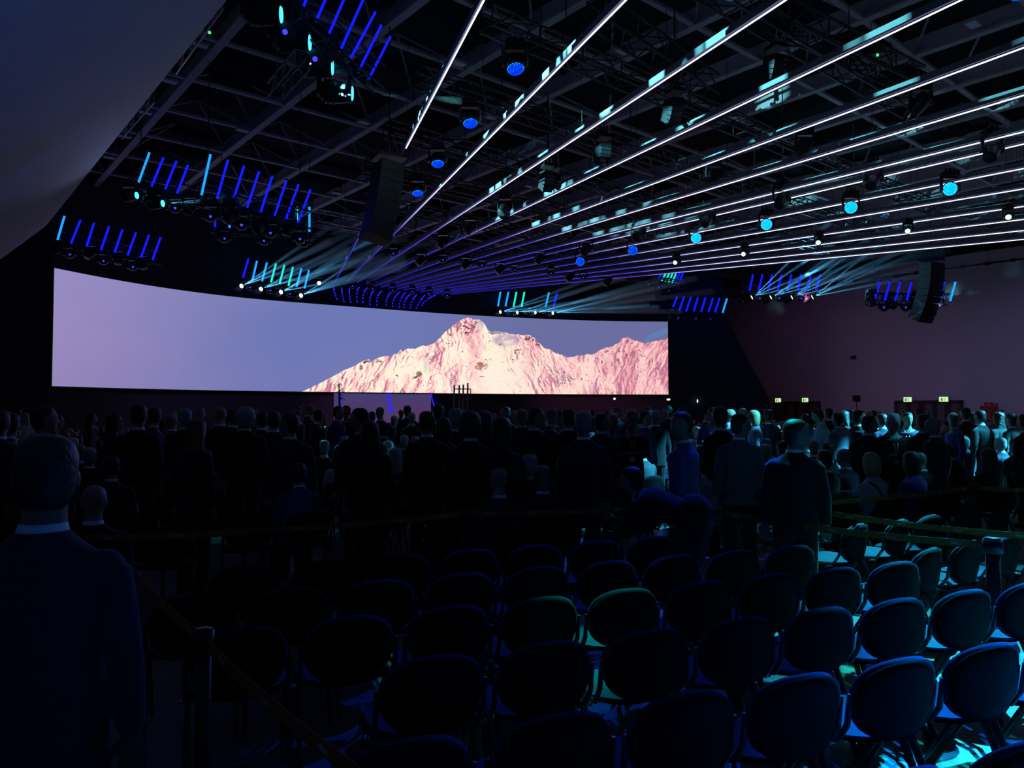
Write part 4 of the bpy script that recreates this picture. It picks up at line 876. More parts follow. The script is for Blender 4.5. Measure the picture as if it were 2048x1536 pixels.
# lit chairs at the right
R32 = math.radians(36)
for row, (ox, oy, cnt) in enumerate([(3.10, 5.55, 4), (2.62, 6.4, 6), (3.05, 7.55, 5), (3.6, 8.6, 4)]):
    for i in range(cnt):
        x, y = ox + .56 * i * math.cos(R32 - .12), oy + .56 * i * math.sin(R32 - .12)
        chairs.append([x + random.uniform(-.03, .03), y + random.uniform(-.03, .03), R32 + random.uniform(-.07, .07), 'lit', row])
chairs += [[2.95, 4.15, R32 + .1, 'lit', 9], [3.48, 4.5, R32, 'lit', 9]] if 0 else []
# empty chairs beyond the belt
for (px, py) in [(1233, 962), (1262, 985), (1300, 1005), (1445, 985), (1493, 982), (1455, 958), (1530, 968), (1420, 968), (700, 985), (560, 1000), (620, 1010), (760, 985), (430, 1005), (350, 1030), (480, 1035), (240, 1050), (300, 1062), (640, 1035)]:
    Y = 1.03 * F / (py - HZ); p = PY(px, py, Y); chairs.append([p.x, p.y + .25, math.radians(24), 'far', 0])

# ================================================================== PEOPLE
def remeshed(mb, name, mats, vox, smooth=3, dec=None):
    me = mb.mesh('tmp'); o = bpy.data.objects.new('tmp', me); C.objects.link(o)
    r = o.modifiers.new('r', 'REMESH'); r.mode = 'VOXEL'; r.voxel_size = vox; r.use_smooth_shade = True
    if smooth: s = o.modifiers.new('s', 'SMOOTH'); s.factor = .5; s.iterations = smooth
    if dec: d = o.modifiers.new('d', 'DECIMATE'); d.ratio = dec
    dg = bpy.context.evaluated_depsgraph_get(); out = bpy.data.meshes.new_from_object(o.evaluated_get(dg)); bpy.data.objects.remove(o)
    out.name = name; out.materials.clear()
    for m in mats: out.materials.append(m)
    out.polygons.foreach_set('use_smooth', [True] * len(out.polygons)); return out
X3, Y3, Z3 = Vector((1, 0, 0)), Vector((0, 1, 0)), Vector((0, 0, 1))
def skeleton(pose, fem=False, bend=0.0, head=(0, 0), arms='down'):
    """facing +Y. returns joints"""
    J = {}; sit = pose == 'sit'; hz_ = .50 if sit else .93
    sd = Vector((0, math.sin(bend), math.cos(bend))); fd = Vector((0, math.cos(bend), -math.sin(bend)))
    J['sd'], J['fd'] = sd, fd; H = Vector((0, 0, hz_)); J['H'] = H; shw = .158 if fem else .176
    at = lambda t, y=0, x=0: H + sd * t + fd * y + X3 * x
    J['at'] = at
    for s, k in ((-1, 'L'), (1, 'R')):
        J['sh' + k] = at(.455, -.01, s * shw)
        if sit: J['hip' + k] = Vector((s * .095, .0, .50)); J['kn' + k] = Vector((s * .12, .43, .505)); J['an' + k] = Vector((s * .12, .42, .08))
        else: J['hip' + k] = Vector((s * .09, -.0 - math.sin(bend) * .08, .90)); J['kn' + k] = Vector((s * .10, .02, .49)); J['an' + k] = Vector((s * .11, -.01 , .08))
        if arms == 'down': J['el' + k] = J['sh' + k] + Vector((s * .055, -.03, -.29)); J['wr' + k] = J['el' + k] + Vector((s * .01, .06, -.25)); J['hd' + k] = Vector((0, .15, -1))
        elif arms == 'lap': J['el' + k] = J['sh' + k] + Vector((s * .05, .05, -.28)); J['wr' + k] = Vector((s * .10, .26, .60)); J['hd' + k] = Vector((-s * .5, 1, -.2))
        elif arms == 'phone': J['el' + k] = J['sh' + k] + Vector((s * .05, .06, -.27)); J['wr' + k] = J['sh' + k] + Vector((-s * .12, .28, -.16)); J['hd' + k] = Vector((-s * .3, .6, .8))
        elif arms == 'raise' and k == 'R': J['el' + k] = J['sh' + k] + Vector((.10, .10, .22)); J['wr' + k] = J['el' + k] + Vector((-.02, .08, .25)); J['hd' + k] = Vector((-.1, .2, 1))
        elif arms == 'reach': J['el' + k] = J['sh' + k] + Vector((s * .04, .12, -.25)); J['wr' + k] = J['el' + k] + Vector((0, .16, -.18)); J['hd' + k] = Vector((0, .6, -1))
        elif arms == 'cross': J['el' + k] = J['sh' + k] + Vector((s * .06, .03, -.28)); J['wr' + k] = J['sh' + k] + Vector((-s * .22, .22, -.24)); J['hd' + k] = Vector((-s, .2, .1))
        else: J['el' + k] = J['sh' + k] + Vector((s * .055, -.03, -.29)); J['wr' + k] = J['el' + k] + Vector((s * .01, .06, -.25)); J['hd' + k] = Vector((0, .15, -1))
    hb = bend * .35 + head[1]; R = Matrix.Rotation(head[0], 3, 'Z') @ Matrix.Rotation(-hb, 3, 'X')
    neck = at(.545, .01); J['nk'] = neck; J['hc'] = neck + R @ Vector((0, .02, .138)); J['HR'] = R
    return J
def head_rings(J, k=1.0):
    R, c = J['HR'], J['hc']
    lv = [(-.112, .018, .022, .052), (-.104, .036, .04, .042), (-.085, .050, .058, .028), (-.055, .060, .078, .012), (-.02, .068, .090, .002), (.02, .074, .096, -.004), (.055, .075, .095, -.008), (.085, .064, .080, -.010), (.105, .046, .056, -.010), (.117, .02, .026, -.010)]
    return [(c + R @ Vector((0, y0, z)), R @ Vector((rx * k, 0, 0)), R @ Vector((0, ry * k, 0))) for z, rx, ry, y0 in lv]
def hand(mb, w, d, s, n=None, curl=.5):
    d = Vector(d).normalized(); l = d.cross(Vector((0, 0, 1)) if abs(d.z) < .8 else Vector((0, 1, 0))).normalized(); nn = l.cross(d)
    mb.loft([(w + d * t, l * a, nn * b_) for t, a, b_ in ((0, .026, .02), (.03, .034, .016), (.07, .042, .014), (.092, .038, .011))][::-1], 10)
    for i, (off, ln) in enumerate(((-.031, .066), (-.0105, .078), (.0105, .074), (.031, .058))):
        p = w + d * .085 + l * off; q = p + (d + l * off * 3).normalized() * ln * .5; r = q + (d * (1 - curl) + nn * -curl + l * off * 2).normalized() * ln * .5
        mb.tube([p, q, r], [.0095, .009, .0075], 7)
    p = w + d * .025 - l * .028 * 1; q = p + (d * .7 - l * .8).normalized() * .035; r = q + (d * .9 - l * .25 - nn * .3).normalized() * .032; mb.tube([p, q, r], [.012, .011, .009], 7)
def torso(mb, J, g=0., t0=-.09, fem=False, pose='stand', upto=.54):
    prof = [(-.09, .150, .115), (0, .168, .122), (.10, .155, .112), (.20, .150, .108), (.30, .165, .118), (.38, .178, .120), (.44, .178, .108), (.485, .14, .088), (.515, .09, .068), (.54, .062, .058)]
    if fem: prof = [(-.09, .155, .115), (0, .17, .12), (.10, .145, .10), (.18, .128, .095), (.28, .145, .115), (.36, .155, .115), (.43, .155, .098), (.48, .12, .08), (.515, .075, .06), (.54, .055, .052)]
    rings = []
    for t, rx, ry in prof:
        if t < t0 or t > upto: continue
        rings.append((J['at'](t, .0), X3 * (rx + g), J['fd'] * (ry + g)))
    mb.loft(rings, 16)
def person_meshes(pose='stand', fem=False, bend=0., head=(0, 0), arms='down', hair='short', vox=.014, coat=.0, skirt=False, lod=False):
    J = skeleton(pose, fem, bend, head, arms); out = {}; k = .9 if fem else 1.0
    b = MB(); torso(b, J, -.016, fem=fem); b.loft(head_rings(J, 1.07), 16)
    b.tube([J['at'](.50, 0), J['nk'] + (J['hc'] - J['nk']) * .2, J['hc'] + J['HR'] @ Vector((0, -.012, -.04))], [.066 * k, .060 * k, .058 * k], 12)
    R, c = J['HR'], J['hc']; L = lambda v: c + R @ Vector(v)
    b.tube([L((0, .09, .022)), L((0, .108, -.004)), L((0, .114, -.022)), L((0, .094, -.034))], [.007, .011, .015, .01], 7)
    for s in (-1, 1):
        b.ball(L((s * .081, -.006, -.008)), (.010, .019, .030), 8, R); b.ball(L((s * .032, .082, .036)), (.022, .012, .007), 7, R); b.ball(L((s * .036, .066, -.022)), (.02, .02, .022), 7, R)
    b.ball(L((0, .092, -.058)), (.024, .010, .008), 8, R); b.ball(L((0, .078, -.094)), (.02, .016, .014), 8, R)
    for s, q in ((-1, 'L'), (1, 'R')):
        b.tube([J['sh' + q] + Vector((-s * .03, 0, -.05)), J['el' + q], J['wr' + q]], [.04 * k, .036 * k, .026 * k], 10)
        hand(b, J['wr' + q] - Vector(J['hd' + q]).normalized() * .01, J['hd' + q], s)
        b.tube([J['hip' + q], J['hip' + q].lerp(J['kn' + q], .5), J['kn' + q], J['kn' + q].lerp(J['an' + q], .35), J['an' + q]], [.085, .075, .055, .052, .036], 12)
        b.ball(J['an' + q] + Vector((0, .05, -.035)), (.04, .11, .04), 8)
    out['body'] = remeshed(b, 'body', [None], vox, 2)
    # eyes
    b = MB()
    for s in (-1, 1): b.ball(L((s * .031, .084, .014)), .0115, 8)
    out['eyes'] = b.mesh('eyes', [M['eye']], True)
    # jacket
    shw_ = .158 if fem else .176
    b = MB(); torso(b, J, .018, t0=-.2 if bend < .8 else 0, fem=fem, upto=.47)
    if bend > .8: b.ball(J['at'](.02, -.03), (.175, .15, .15), 12)
    if pose == 'stand' and bend < .5:
        w_ = .18 if not fem else .175; b.loft([(J['at'](-.17 - coat, 0), X3 * (w_ + .012 + coat * .15), J['fd'] * (.135 + coat * .1)), (J['at'](-.08, 0), X3 * w_, J['fd'] * .135), (J['at'](.06, 0), X3 * .172, J['fd'] * .128)], 16)
    elif bend < .8: b.loft([(J['at'](-.1, -.01), X3 * .18, J['fd'] * .13), (J['at'](.06, 0), X3 * .172, J['fd'] * .128)], 16)
    for s, q in ((-1, 'L'), (1, 'R')):
        w_ = J['wr' + q]; e_ = J['el' + q]; h_ = J['sh' + q]
        b.ball(h_ + Vector((-s * .008, 0, -.035)), (.058, .062, .056), 10); b.tube([h_ + (e_ - h_).normalized() * .04, h_.lerp(e_, .5), e_, e_.lerp(w_, .5), w_.lerp(e_, .08)], [.058, .058, .052, .047, .041], 12)
    b.loft([(J['at'](.40, -.01), X3 * (shw_ + .035), J['fd'] * .11), (J['at'](.445, -.01), X3 * (shw_ + .028), J['fd'] * .095), (J['at'](.472, -.012), X3 * .150, J['fd'] * .082), (J['at'](.505, -.012), X3 * .10, J['fd'] * .074), (J['at'](.535, -.014), X3 * .073, J['fd'] * .068)], 14)
    out['jacket'] = remeshed(b, 'jacket', [None], vox, 7)
    # collar of the shirt
    b = MB(); b.loft([(J['at'](.50, -.012), X3 * .078, J['fd'] * .072), (J['at'](.548, .0), X3 * .064, J['fd'] * .064), (J['at'](.556, .0), X3 * .060, J['fd'] * .06)], 16)
    out['shirt_collar'] = b.mesh('shirt_collar', [M['white']], True)
    # trousers
    b = MB()
    if bend < .8: b.loft([(J['at'](-.1, 0), X3 * .165, J['fd'] * .125), (J['at'](.02, 0), X3 * .178, J['fd'] * .13), (J['at'](.1, 0), X3 * .165, J['fd'] * .12)], 14)
    else: b.ball(J['at'](.0, -.05), (.178, .165, .17), 12)
    for q in 'LR':
        b.tube([J['hip' + q] + Vector((0, 0, .02 if pose != 'sit' else 0)), J['hip' + q].lerp(J['kn' + q], .5), J['kn' + q], J['kn' + q].lerp(J['an' + q], .4), J['an' + q] + Vector((0, 0, .0))], [.098, .09, .073, .068, .062], 14)
    if skirt: b.loft([(J['at'](-.45, 0), X3 * .2, J['fd'] * .16), (J['at'](.0, 0), X3 * .18, J['fd'] * .13)], 14)
    out['trousers'] = remeshed(b, 'trousers', [None], vox * 1.2, 3)
    b = MB()
    for q in 'LR':
        a_ = J['an' + q]; b.loft([(a_ + Vector((0, y, z)), (rx, 0, 0), (0, 0, rz_)) for y, z, rx, rz_ in ((-.06, -.04, .028, .036), (-.03, -.035, .038, .045), (.06, -.045, .044, .034), (.14, -.052, .042, .026), (.19, -.056, .02, .02))][::-1], 12)
    out['shoes'] = b.mesh('shoes', [M['shell']], True)
    # hair
    if hair != 'bald':
        b = MB(); HRg = []
        if hair == 'short': lv = [(-.092, .040, .022, -.052), (-.078, .056, .036, -.050), (-.05, .068, .058, -.044), (-.02, .0745, .075, -.034), (.02, .080, .086, -.024), (.06, .082, .092, -.018), (.095, .072, .082, -.014), (.118, .050, .058, -.012), (.128, .02, .024, -.012)]
        elif hair == 'bob': lv = [(-.17, .070, .055, -.035), (-.12, .098, .075, -.032), (-.06, .100, .086, -.030), (0, .095, .092, -.026), (.06, .090, .098, -.018), (.10, .076, .085, -.014), (.128, .05, .06, -.012), (.138, .02, .025, -.012)]
        elif hair == 'curly': lv = [(-.10, .085, .075, -.04), (-.05, .105, .10, -.034), (0, .112, .11, -.028), (.06, .108, .112, -.02), (.11, .085, .09, -.014), (.145, .045, .05, -.012)]
        else: lv = [(-.36, .06, .03, -.075), (-.30, .10, .042, -.07), (-.2, .115, .055, -.06), (-.12, .105, .07, -.045), (-.06, .098, .085, -.034), (0, .093, .092, -.026), (.06, .088, .098, -.018), (.10, .075, .085, -.014), (.138, .02, .025, -.012)]
        for z, rx, ry, y0 in lv: HRg.append((L((0, y0, z)), R @ Vector((rx + .004, 0, 0)), R @ Vector((0, ry + .004, 0))))
        b.loft(HRg, 18)
        if hair == 'curly' or hair == 'long':
            rr = random.Random(2)
            for q in range(90):
                z, rx, ry, y0 = rr.choice(lv[:-1]); t = rr.uniform(.1, 2 * math.pi)
                if math.sin(t) > .35 and z < .07: continue
                b.ball(L((rx * .96 * math.cos(t), y0 + ry * .96 * math.sin(t), min(z + rr.uniform(-.02, .02), .1))), rr.uniform(.010, .019), 6)
        out['hair'] = remeshed(b, 'hair', [None], min(vox, .011), 2)
    out['_J'] = J
    return out
SKIN = {k: mat('skin_' + k, c, .55, noise=(30, .9)) for k, c in {'light': (.36, .21, .15), 'mid': (.25, .14, .09), 'dark': (.14, .075, .05)}.items()}
CLO = {'black': (.012, .012, .014), 'navy': (.016, .02, .045), 'dark grey': (.04, .042, .048), 'grey': (.12, .12, .13), 'blue': (.03, .06, .22), 'white': (.5, .5, .5), 'brown': (.06, .035, .02), 'purple': (.20, .02, .22), 'pale blue': (.25, .35, .45), 'beige': (.3, .24, .17)}
CM = {k: mat('cloth_' + k.replace(' ', '_'), c, .85, spec=.2, bump=(150, .15), sheen=.2) for k, c in CLO.items()}
HC = {'dark': (.015, .011, .009), 'brown': (.06, .03, .015), 'grey': (.28, .27, .27), 'white': (.55, .54, .52), 'blond': (.42, .28, .13), 'red': (.18, .045, .015)}
HM = {k: mat('hair_' + k, c, .5, bump=(90, .5)) for k, c in HC.items()}
CM['belted'] = CM['black']
_cache = {}
def proto(key, **kw):
    if key not in _cache: _cache[key] = person_meshes(**kw)
    return _cache[key]
def setm(o, m):
    for i, sl in enumerate(o.material_slots): sl.link = 'OBJECT'; sl.material = m
def join_lod(ms, vox):
    """one small mesh with material slots skin, top, legs, hair, collar"""
    vs = []; fs = []; mi = []
    for i, nm in enumerate(('body', 'jacket', 'trousers', 'hair', 'shirt_collar')):
        if nm not in ms: continue
        me = ms[nm]; o = len(vs); vs += [v.co[:] for v in me.vertices]
        for p in me.polygons: fs.append(tuple(v + o for v in p.vertices)); mi.append(i)
    me = bpy.data.meshes.new('figure'); me.from_pydata(vs, [], fs)
    for i in range(5): me.materials.append(None)
    me.polygons.foreach_set('material_index', mi); me.polygons.foreach_set('use_smooth', [True] * len(fs)); me.update(); return me
folk = []
def person(x, y, rz, spec, label, skin='light', top='navy', legs='black', hairc='dark', group=None, scale=1.0, collar=True, detail=True, extra=None):
    ms = proto(spec[0], **spec[1]); sit = spec[1].get('pose') == 'sit'
    T = thing('person', (x, y, 0), label, 'person', group, rz)
    if sit: T.scale = (1, 1, 1)
    else: T.scale = (scale,) * 3
    o = addmesh('body', ms['body'], T); setm(o, SKIN[skin])
    o = addmesh('jacket', ms['jacket'], T); setm(o, CM[top]); o = addmesh('trousers', ms['trousers'], T); setm(o, CM[legs])
    if 'hair' in ms: o = addmesh('hair', ms['hair'], T); setm(o, HM[hairc])
    if collar: addmesh('shirt_collar', ms['shirt_collar'], T)
    if detail: addmesh('shoes', ms['shoes'], T); addmesh('eyes', ms['eyes'], T)
    J = ms['_J']
    if extra == 'phone':
        b = MB(); p = (J['wrL'] + J['wrR']) / 2 + Vector((0, .06, .07)); b.box(p, (.075, .012, .15), Matrix.Rotation(-.5, 3, 'X')); ph = b.build('phone', M['shell'], None)
        ph.matrix_world = Matrix.Translation((x, y, 0)) @ Matrix.Rotation(rz, 4, 'Z') @ Matrix.Scale(1 if sit else scale, 4); tag(ph, 'phone held by the ' + ' '.join(label.split()[:10]), 'phone')
        b = MB(); b.box(p + Vector((0, -.008, 0)), (.066, .004, .138), Matrix.Rotation(-.5, 3, 'X')); b.build('phone_display', M['phone'], ph)
    if extra == 'strap':
        b = MB(); pts = [J['at'](.47, -.06, -.12), J['at'](.42, -.13, -.08), J['at'](.3, -.145, 0), J['at'](.15, -.14, .08), J['at'](.02, -.13, .15)]; b.tube(pts, .012, 5); b.build('bag_strap', M['shell'], T)
    if extra == 'lanyard':
        b = MB(); b.tube([J['at'](.52, .04, -.06), J['at'](.35, .15, -.02), J['at'](.2, .15, 0), J['at'](.35, .15, .02), J['at'](.52, .04, .06)], .006, 5); b.box(J['at'](.15, .155, 0), (.07, .006, .1)); b.build('lanyard', M['white'], T)
    folk.append((x, y)); return T
K = lambda key, **kw: (key, kw)
STM = K('stm', pose='stand', hair='short'); STB = K('stb', pose='stand', hair='bald'); STW = K('stw', pose='stand', fem=True, hair='long'); STP = K('stp', pose='stand', hair='short', arms='phone', head=(0, .25))
STL = K('stl', pose='stand', hair='short', head=(1.2, 0)); STR_ = K('str', pose='stand', hair='short', head=(-1.2, 0)); STBOB = K('stbob', pose='stand', fem=True, hair='bob'); STRA = K('stra', pose='stand', hair='short', arms='raise')
STBL = K('stbl', pose='stand', hair='bald', head=(.9, 0)); STX = K('stx', pose='stand', hair='short', arms='cross', head=(.3, .1)); BEND = K('bend', pose='stand', hair='short', bend=1.25, arms='reach', head=(0, -.3)); STO = K('sto', pose='stand', hair='curly', coat=.12)
SIM = K('sim', pose='sit', hair='short', arms='lap'); SIB = K('sib', pose='sit', hair='bald', arms='lap'); SIW = K('siw', pose='sit', fem=True, hair='bob', arms='lap'); SIC = K('sic', pose='sit', fem=True, hair='curly', arms='phone', head=(-.2, .3)); SIL = K('sil', pose='sit', hair='short', bend=.35, arms='lap', head=(0, .2))
SIR = K('sir', pose='sit', hair='short', arms='lap', head=(-1.0, .1)); SILF = K('silf', pose='sit', hair='short', arms='lap', head=(1.0, .1)); SIBL = K('sibl', pose='sit', hair='bald', bend=.3, arms='lap', head=(-.4, .2)); SILONG = K('silong', pose='sit', fem=True, hair='long', arms='lap')
NEAR = K('near', pose='stand', hair='short', vox=.0085, coat=.1, head=(.25, .05))
def clear_depth(px, py, Y, far=False):
    for dy in ((0, .2, .4, .6, .8, 1.0, 1.2, 1.4, -.25, -.5) if far else (0, .25, -.25, .5, -.5, .75, -.75, 1.0)):
        p = PY(px, py, Y + dy)
        if all((p.x - q[0]) ** 2 + (p.y - q[1]) ** 2 > .55 ** 2 for q in folk): return Y + dy
    return Y
STANDQ = []
def stand(*a, **kw): STANDQ.append((a, kw))
def place_standing(px, py, Y, spec, label, yaw=.35, **kw):
    Y = clear_depth(px, py, Y, True); p = PY(px, py, Y)
    return person(p.x, p.y, yaw, spec, label, scale=p.z / 1.74, **kw)
SEATED = []
def seat(px, py, spec, label, yaw=.42, Y=None, withchair=True, **kw):
    top_ = 1.305; Y = clear_depth(px, py, Y or (CAMH - top_) / (py - HZ) * F); p = PY(px, py, Y); q = Vector((p.x, p.y))
    if withchair: chairs.append([q.x, q.y - .0, yaw, 'taken', label])
    return person(q.x, q.y - .07, yaw, spec, label, **kw)
# --- foreground and named figures
stand(90, 870, 2.2, NEAR, 'large man in dark navy suit, pale collar, seen from behind at the left edge', yaw=.25, top='navy', legs='black', skin='mid', hairc='dark')
stand(85, 812, 7.2, STR_, 'dark-haired man in profile with a white collar, standing at the far left', yaw=.3, top='black')
stand(20, 826, 8.5, STL, 'man at the left border with a lit face, standing behind the profile man', yaw=-.8, top='black', hairc='brown')
stand(-2, 820, 7.5, STM, 'person half cut off by the left border of the picture', yaw=.2, top='dark grey')
stand(108, 828, 12, STX, 'man with cyan-lit hands, standing right of the profile man at the far left', yaw=-1.0, top='black', extra='lanyard')
stand(277, 809, 8.2, STM, 'tall dark-haired man with a white collar, standing under the left part of the screen', yaw=.15, top='black')
stand(226, 828, 10.5, STW, 'long-haired woman in black, standing left of the tall dark-haired man', yaw=-.7, top='black', hairc='dark')
stand(308, 815, 11, STL, 'man facing left with a cyan-lit cheek, right of the tall dark-haired man', yaw=-.9, top='navy')
stand(343, 826, 11, STB, 'bald man in grey standing under the screen at left', top='grey')
stand(370, 817, 10.5, STM, 'grey-haired man in dark suit, standing under the screen at left', hairc='grey', top='black')
stand(390, 838, 7.5, STW, 'woman with long reddish hair, standing in the left crowd', yaw=-.3, hairc='red', top='black')
stand(399, 814, 13, STM, 'man with a teal-lit head edge above the reddish-haired woman', top='black', hairc='grey')
stand(441, 813, 11.5, STB, 'bald man with a lit collar, standing in the left crowd', top='black')
stand(463, 818, 11, STR_, 'dark-haired man in profile right of the bald man with lit collar', top='navy', yaw=-.3)
stand(492, 816, 9.8, STO, 'white curly-haired person in a dark coat, standing in the left crowd', hairc='grey', top='black')
stand(524, 824, 11, STL, 'man in black with a thin light edge, right of the curly-haired person', top='black', yaw=-.5)
stand(548, 822, 10, STM, 'brown-haired man in dark grey, left of the broad-backed man', top='dark grey', hairc='brown')
stand(581, 826, 7.6, STL, 'broad-backed man in a dark grey jacket, standing left of centre', top='dark grey', yaw=.2)
stand(594, 812, 16, STR_, 'man with a cyan-lit face behind the broad-backed man', top='black', yaw=-2)
stand(617, 807, 18, STB, 'tall bald person lit cyan, standing before the dark wall left of the tree', top='black', yaw=-1.2)
stand(636, 818, 15, STL, 'person with teal-lit face left of the bare tree', top='black', yaw=-1.5)
stand(675, 812, 15, STR_, 'man with lit collar standing at the bare tree', top='blue', yaw=-.8)
stand(694, 811, 17, STM, 'short-haired man standing right of the bare tree, against the violet panel', top='black', yaw=2.6)
stand(722, 816, 8.4, STL, 'dark-haired man looking left, standing before the violet panel', top='black', yaw=.4)
stand(740, 842, 7.6, STW, 'long dark-haired woman in black, left of the big man before the violet panel', top='black', hairc='dark')
stand(744, 823, 17, STM, 'small dark figure standing alone before the violet panel', top='black')
stand(761, 813, 16, STB, 'bald man with a glowing cyan head before the violet panel', top='navy', yaw=.6)
stand(815, 811, 18, STM, 'dark round-haired figure before the right part of the violet panel', top='black')
stand(854, 822, 7.3, STM, 'big man in black, thin white collar, standing before the violet panel\'s right edge', top='black')
stand(876, 809, 12, STM, 'man in dark suit standing right of the violet panel', top='black', hairc='brown', yaw=-.3)
stand(887, 836, 7.9, STBOB, 'fair-haired woman in black, right of the big man with thin white collar', top='black', hairc='brown')
stand(912, 816, 8.3, STM, 'man with a lanyard and bluish hair, standing before the timber posts', top='navy', hairc='grey', yaw=.2)
stand(940, 825, 7.6, STO, 'curly-haired woman in black, standing right of the timber posts', top='black', hairc='brown')
stand(969, 822, 7.4, K('wavy', pose='stand', fem=True, hair='long', arms='down', head=(-.2, 0)), 'woman with long wavy hair down her back, standing left of centre', top='black', hairc='brown')
stand(1003, 836, 7.0, STBOB, 'woman in black with a bag strap catching light, standing at the centre', top='black', hairc='dark', extra='strap')
stand(1012, 813, 15, STM, 'slim man behind the woman with the strap, face in violet light', top='black', yaw=2.4)
stand(1044, 816, 10.5, STB, 'bald man with teal-lit right side of his head, centre of the standing row', top='black')
stand(1069, 815, 9.8, STR_, 'man in a dark suit looking right, standing left of the first blue-lit table', top='black', yaw=-.5, collar=True)
stand(1101, 814, 10.5, STBL, 'bald man in profile right of the first blue-lit table', top='black', yaw=-1.8)
stand(1118, 820, 12, STX, 'man with crossed arms between the bald profile man and the large man', top='black', yaw=-2.3, extra='lanyard')
stand(1137, 817, 9.5, STM, 'dark-haired man just left of the large standing man', top='black', hairc='dark')
stand(1167, 822, 7.0, STM, 'large man in a dark navy suit, standing with his back to us at the centre', top='navy', legs='navy', hairc='grey', yaw=.15)
stand(1202, 826, 10, STR_, 'man in profile with cyan-lit back, right of the large standing man', top='navy', yaw=-.5)
stand(1224, 826, 11, STX, 'grey-haired man with lanyard facing the camera, right of the second table', top='black', hairc='grey', yaw=3.0, extra='lanyard')
stand(1233, 815, 17, STM, 'man far back below the small round lamp', top='navy', yaw=2.5)
stand(1262, 822, 11, STX, 'dark-haired man with lanyard facing us below the right end of the screen', top='black', yaw=3.1, extra='lanyard')
stand(1263, 815, 16, STB, 'bald man with a lit crown behind the dark-haired lanyard man', top='black')
stand(1288, 822, 12, STR_, 'man in a blue jacket in profile under the right end of the screen', top='blue', yaw=-.9)
stand(1297, 815, 16, STX, 'man in cyan light under the right end of the screen', top='pale blue', yaw=2.8)
stand(1312, 821, 13, STM, 'grey-haired man with white collar under the right corner of the screen', top='black', hairc='grey')
stand(1337, 811, 16, STL, 'slim man standing under the right corner of the screen', top='navy')
stand(1366, 815, 17, STM, 'man with violet-lit head right of the screen corner', top='black', yaw=1)
stand(1366, 823, 7.0, STL, 'man in a blue jacket turning left, standing behind the bending man', top='blue', yaw=1.0, hairc='dark', skin='mid')
stand(1425, 815, 14, STX, 'man with a lanyard in a blue jacket left of the tall dark man', top='blue', yaw=2.8, extra='lanyard')
stand(1441, 813, 9.0, STM, 'tall dark-haired man in black, right of the screen', top='black')
stand(1458, 817, 14, STB, 'bald man with a cyan glowing head, right of the tall dark man', top='pale blue', yaw=-1.4)
stand(1478, 827, 8.2, STR_, 'dark-haired man with grey-lit shoulder, standing right of the tall dark man', top='grey', yaw=-.2)
stand(1484, 815, 15, STB, 'small bald man in cyan light behind the dark-haired men', top='black', yaw=-.7)
stand(1510, 821, 13.5, STBOB, 'woman with cyan-lit bob, standing left of the left exit signs', top='pale blue', hairc='blond', yaw=1.2)
stand(1524, 819, 15, STM, 'man in cyan light below the left exit sign', top='navy', yaw=1.6)
stand(1537, 819, 15, STR_, 'man with cyan head below the left exit signs', top='navy')
stand(1588, 838, 6.3, STR_, 'large dark man in a purple-edged coat, standing before the left exit signs', top='black', yaw=-.4, skin='mid')
stand(1642, 817, 14, STP, 'man in a pale jacket in profile, right of the left doors', top='pale blue', yaw=1.0)
stand(1658, 816, 17, STM, 'dark-haired person against the wall right of the left doors', top='black')
stand(1677, 823, 13, STM, 'man in a cyan-lit shirt with lit collar below the wall loudspeaker', top='pale blue', hairc='dark')
stand(1689, 821, 16, STW, 'woman with dark long hair left of the wall loudspeaker', top='black', yaw=1.5)
stand(1702, 820, 17, STM, 'dark figure right under the wall loudspeaker', top='black')
stand(1715, 820, 13, STR_, 'man in grey-blue with a white collar right of the wall loudspeaker', top='dark grey', yaw=-.6)
stand(1736, 831, 9.9, STR_, 'tall dark man in profile, left of the group of three', top='black', yaw=-.7, hairc='dark')
stand(1765, 827, 13, STM, 'man with a cyan collar between the group of three', top='navy')
stand(1784, 826, 10.0, STX, 'man in suit and tie facing us in the middle of the group of three', top='black', yaw=3.0, extra='lanyard', hairc='grey')
stand(1814, 824, 13, STX, 'man in a white shirt facing us under the right doors', top='navy', yaw=2.7, extra='lanyard')
stand(1846, 828, 9.9, STL, 'dark-haired man in black beside the man with the cyan-edged jacket', top='black', yaw=-.9)
stand(1869, 834, 9.4, STBL, 'stooping man with cyan-edged grey jacket, right of the group', top='dark grey', yaw=.5, hairc='grey')
stand(1908, 824, 13, STBL, 'man in a blue jacket bending left under the right doors', top='blue', yaw=1.4)
stand(1932, 815, 16, STM, 'dark figure against the wall right of the right doors', top='black')
stand(1948, 825, 15, STM, 'dark head against the wall left of the fire signs', top='black', hairc='brown')
stand(1962, 820, 14, STM, 'dark-haired man against the wall left of the fire signs', top='black')
stand(1999, 824, 14, STW, 'long-haired person right of the fire signs', top='black')
stand(2024, 826, 14, STM, 'dark-haired person near the right border before the wall', top='dark grey')
stand(2051, 828, 11.5, STRA, 'person at the right border with a raised arm', top='black', yaw=.3)
pB = PY(1392, 925, 6.3)
person(pB.x - .02, 6.35, math.radians(62), BEND, 'man bending far forward over the chairs right of centre', top='black', legs='black', hairc='dark', scale=.98)
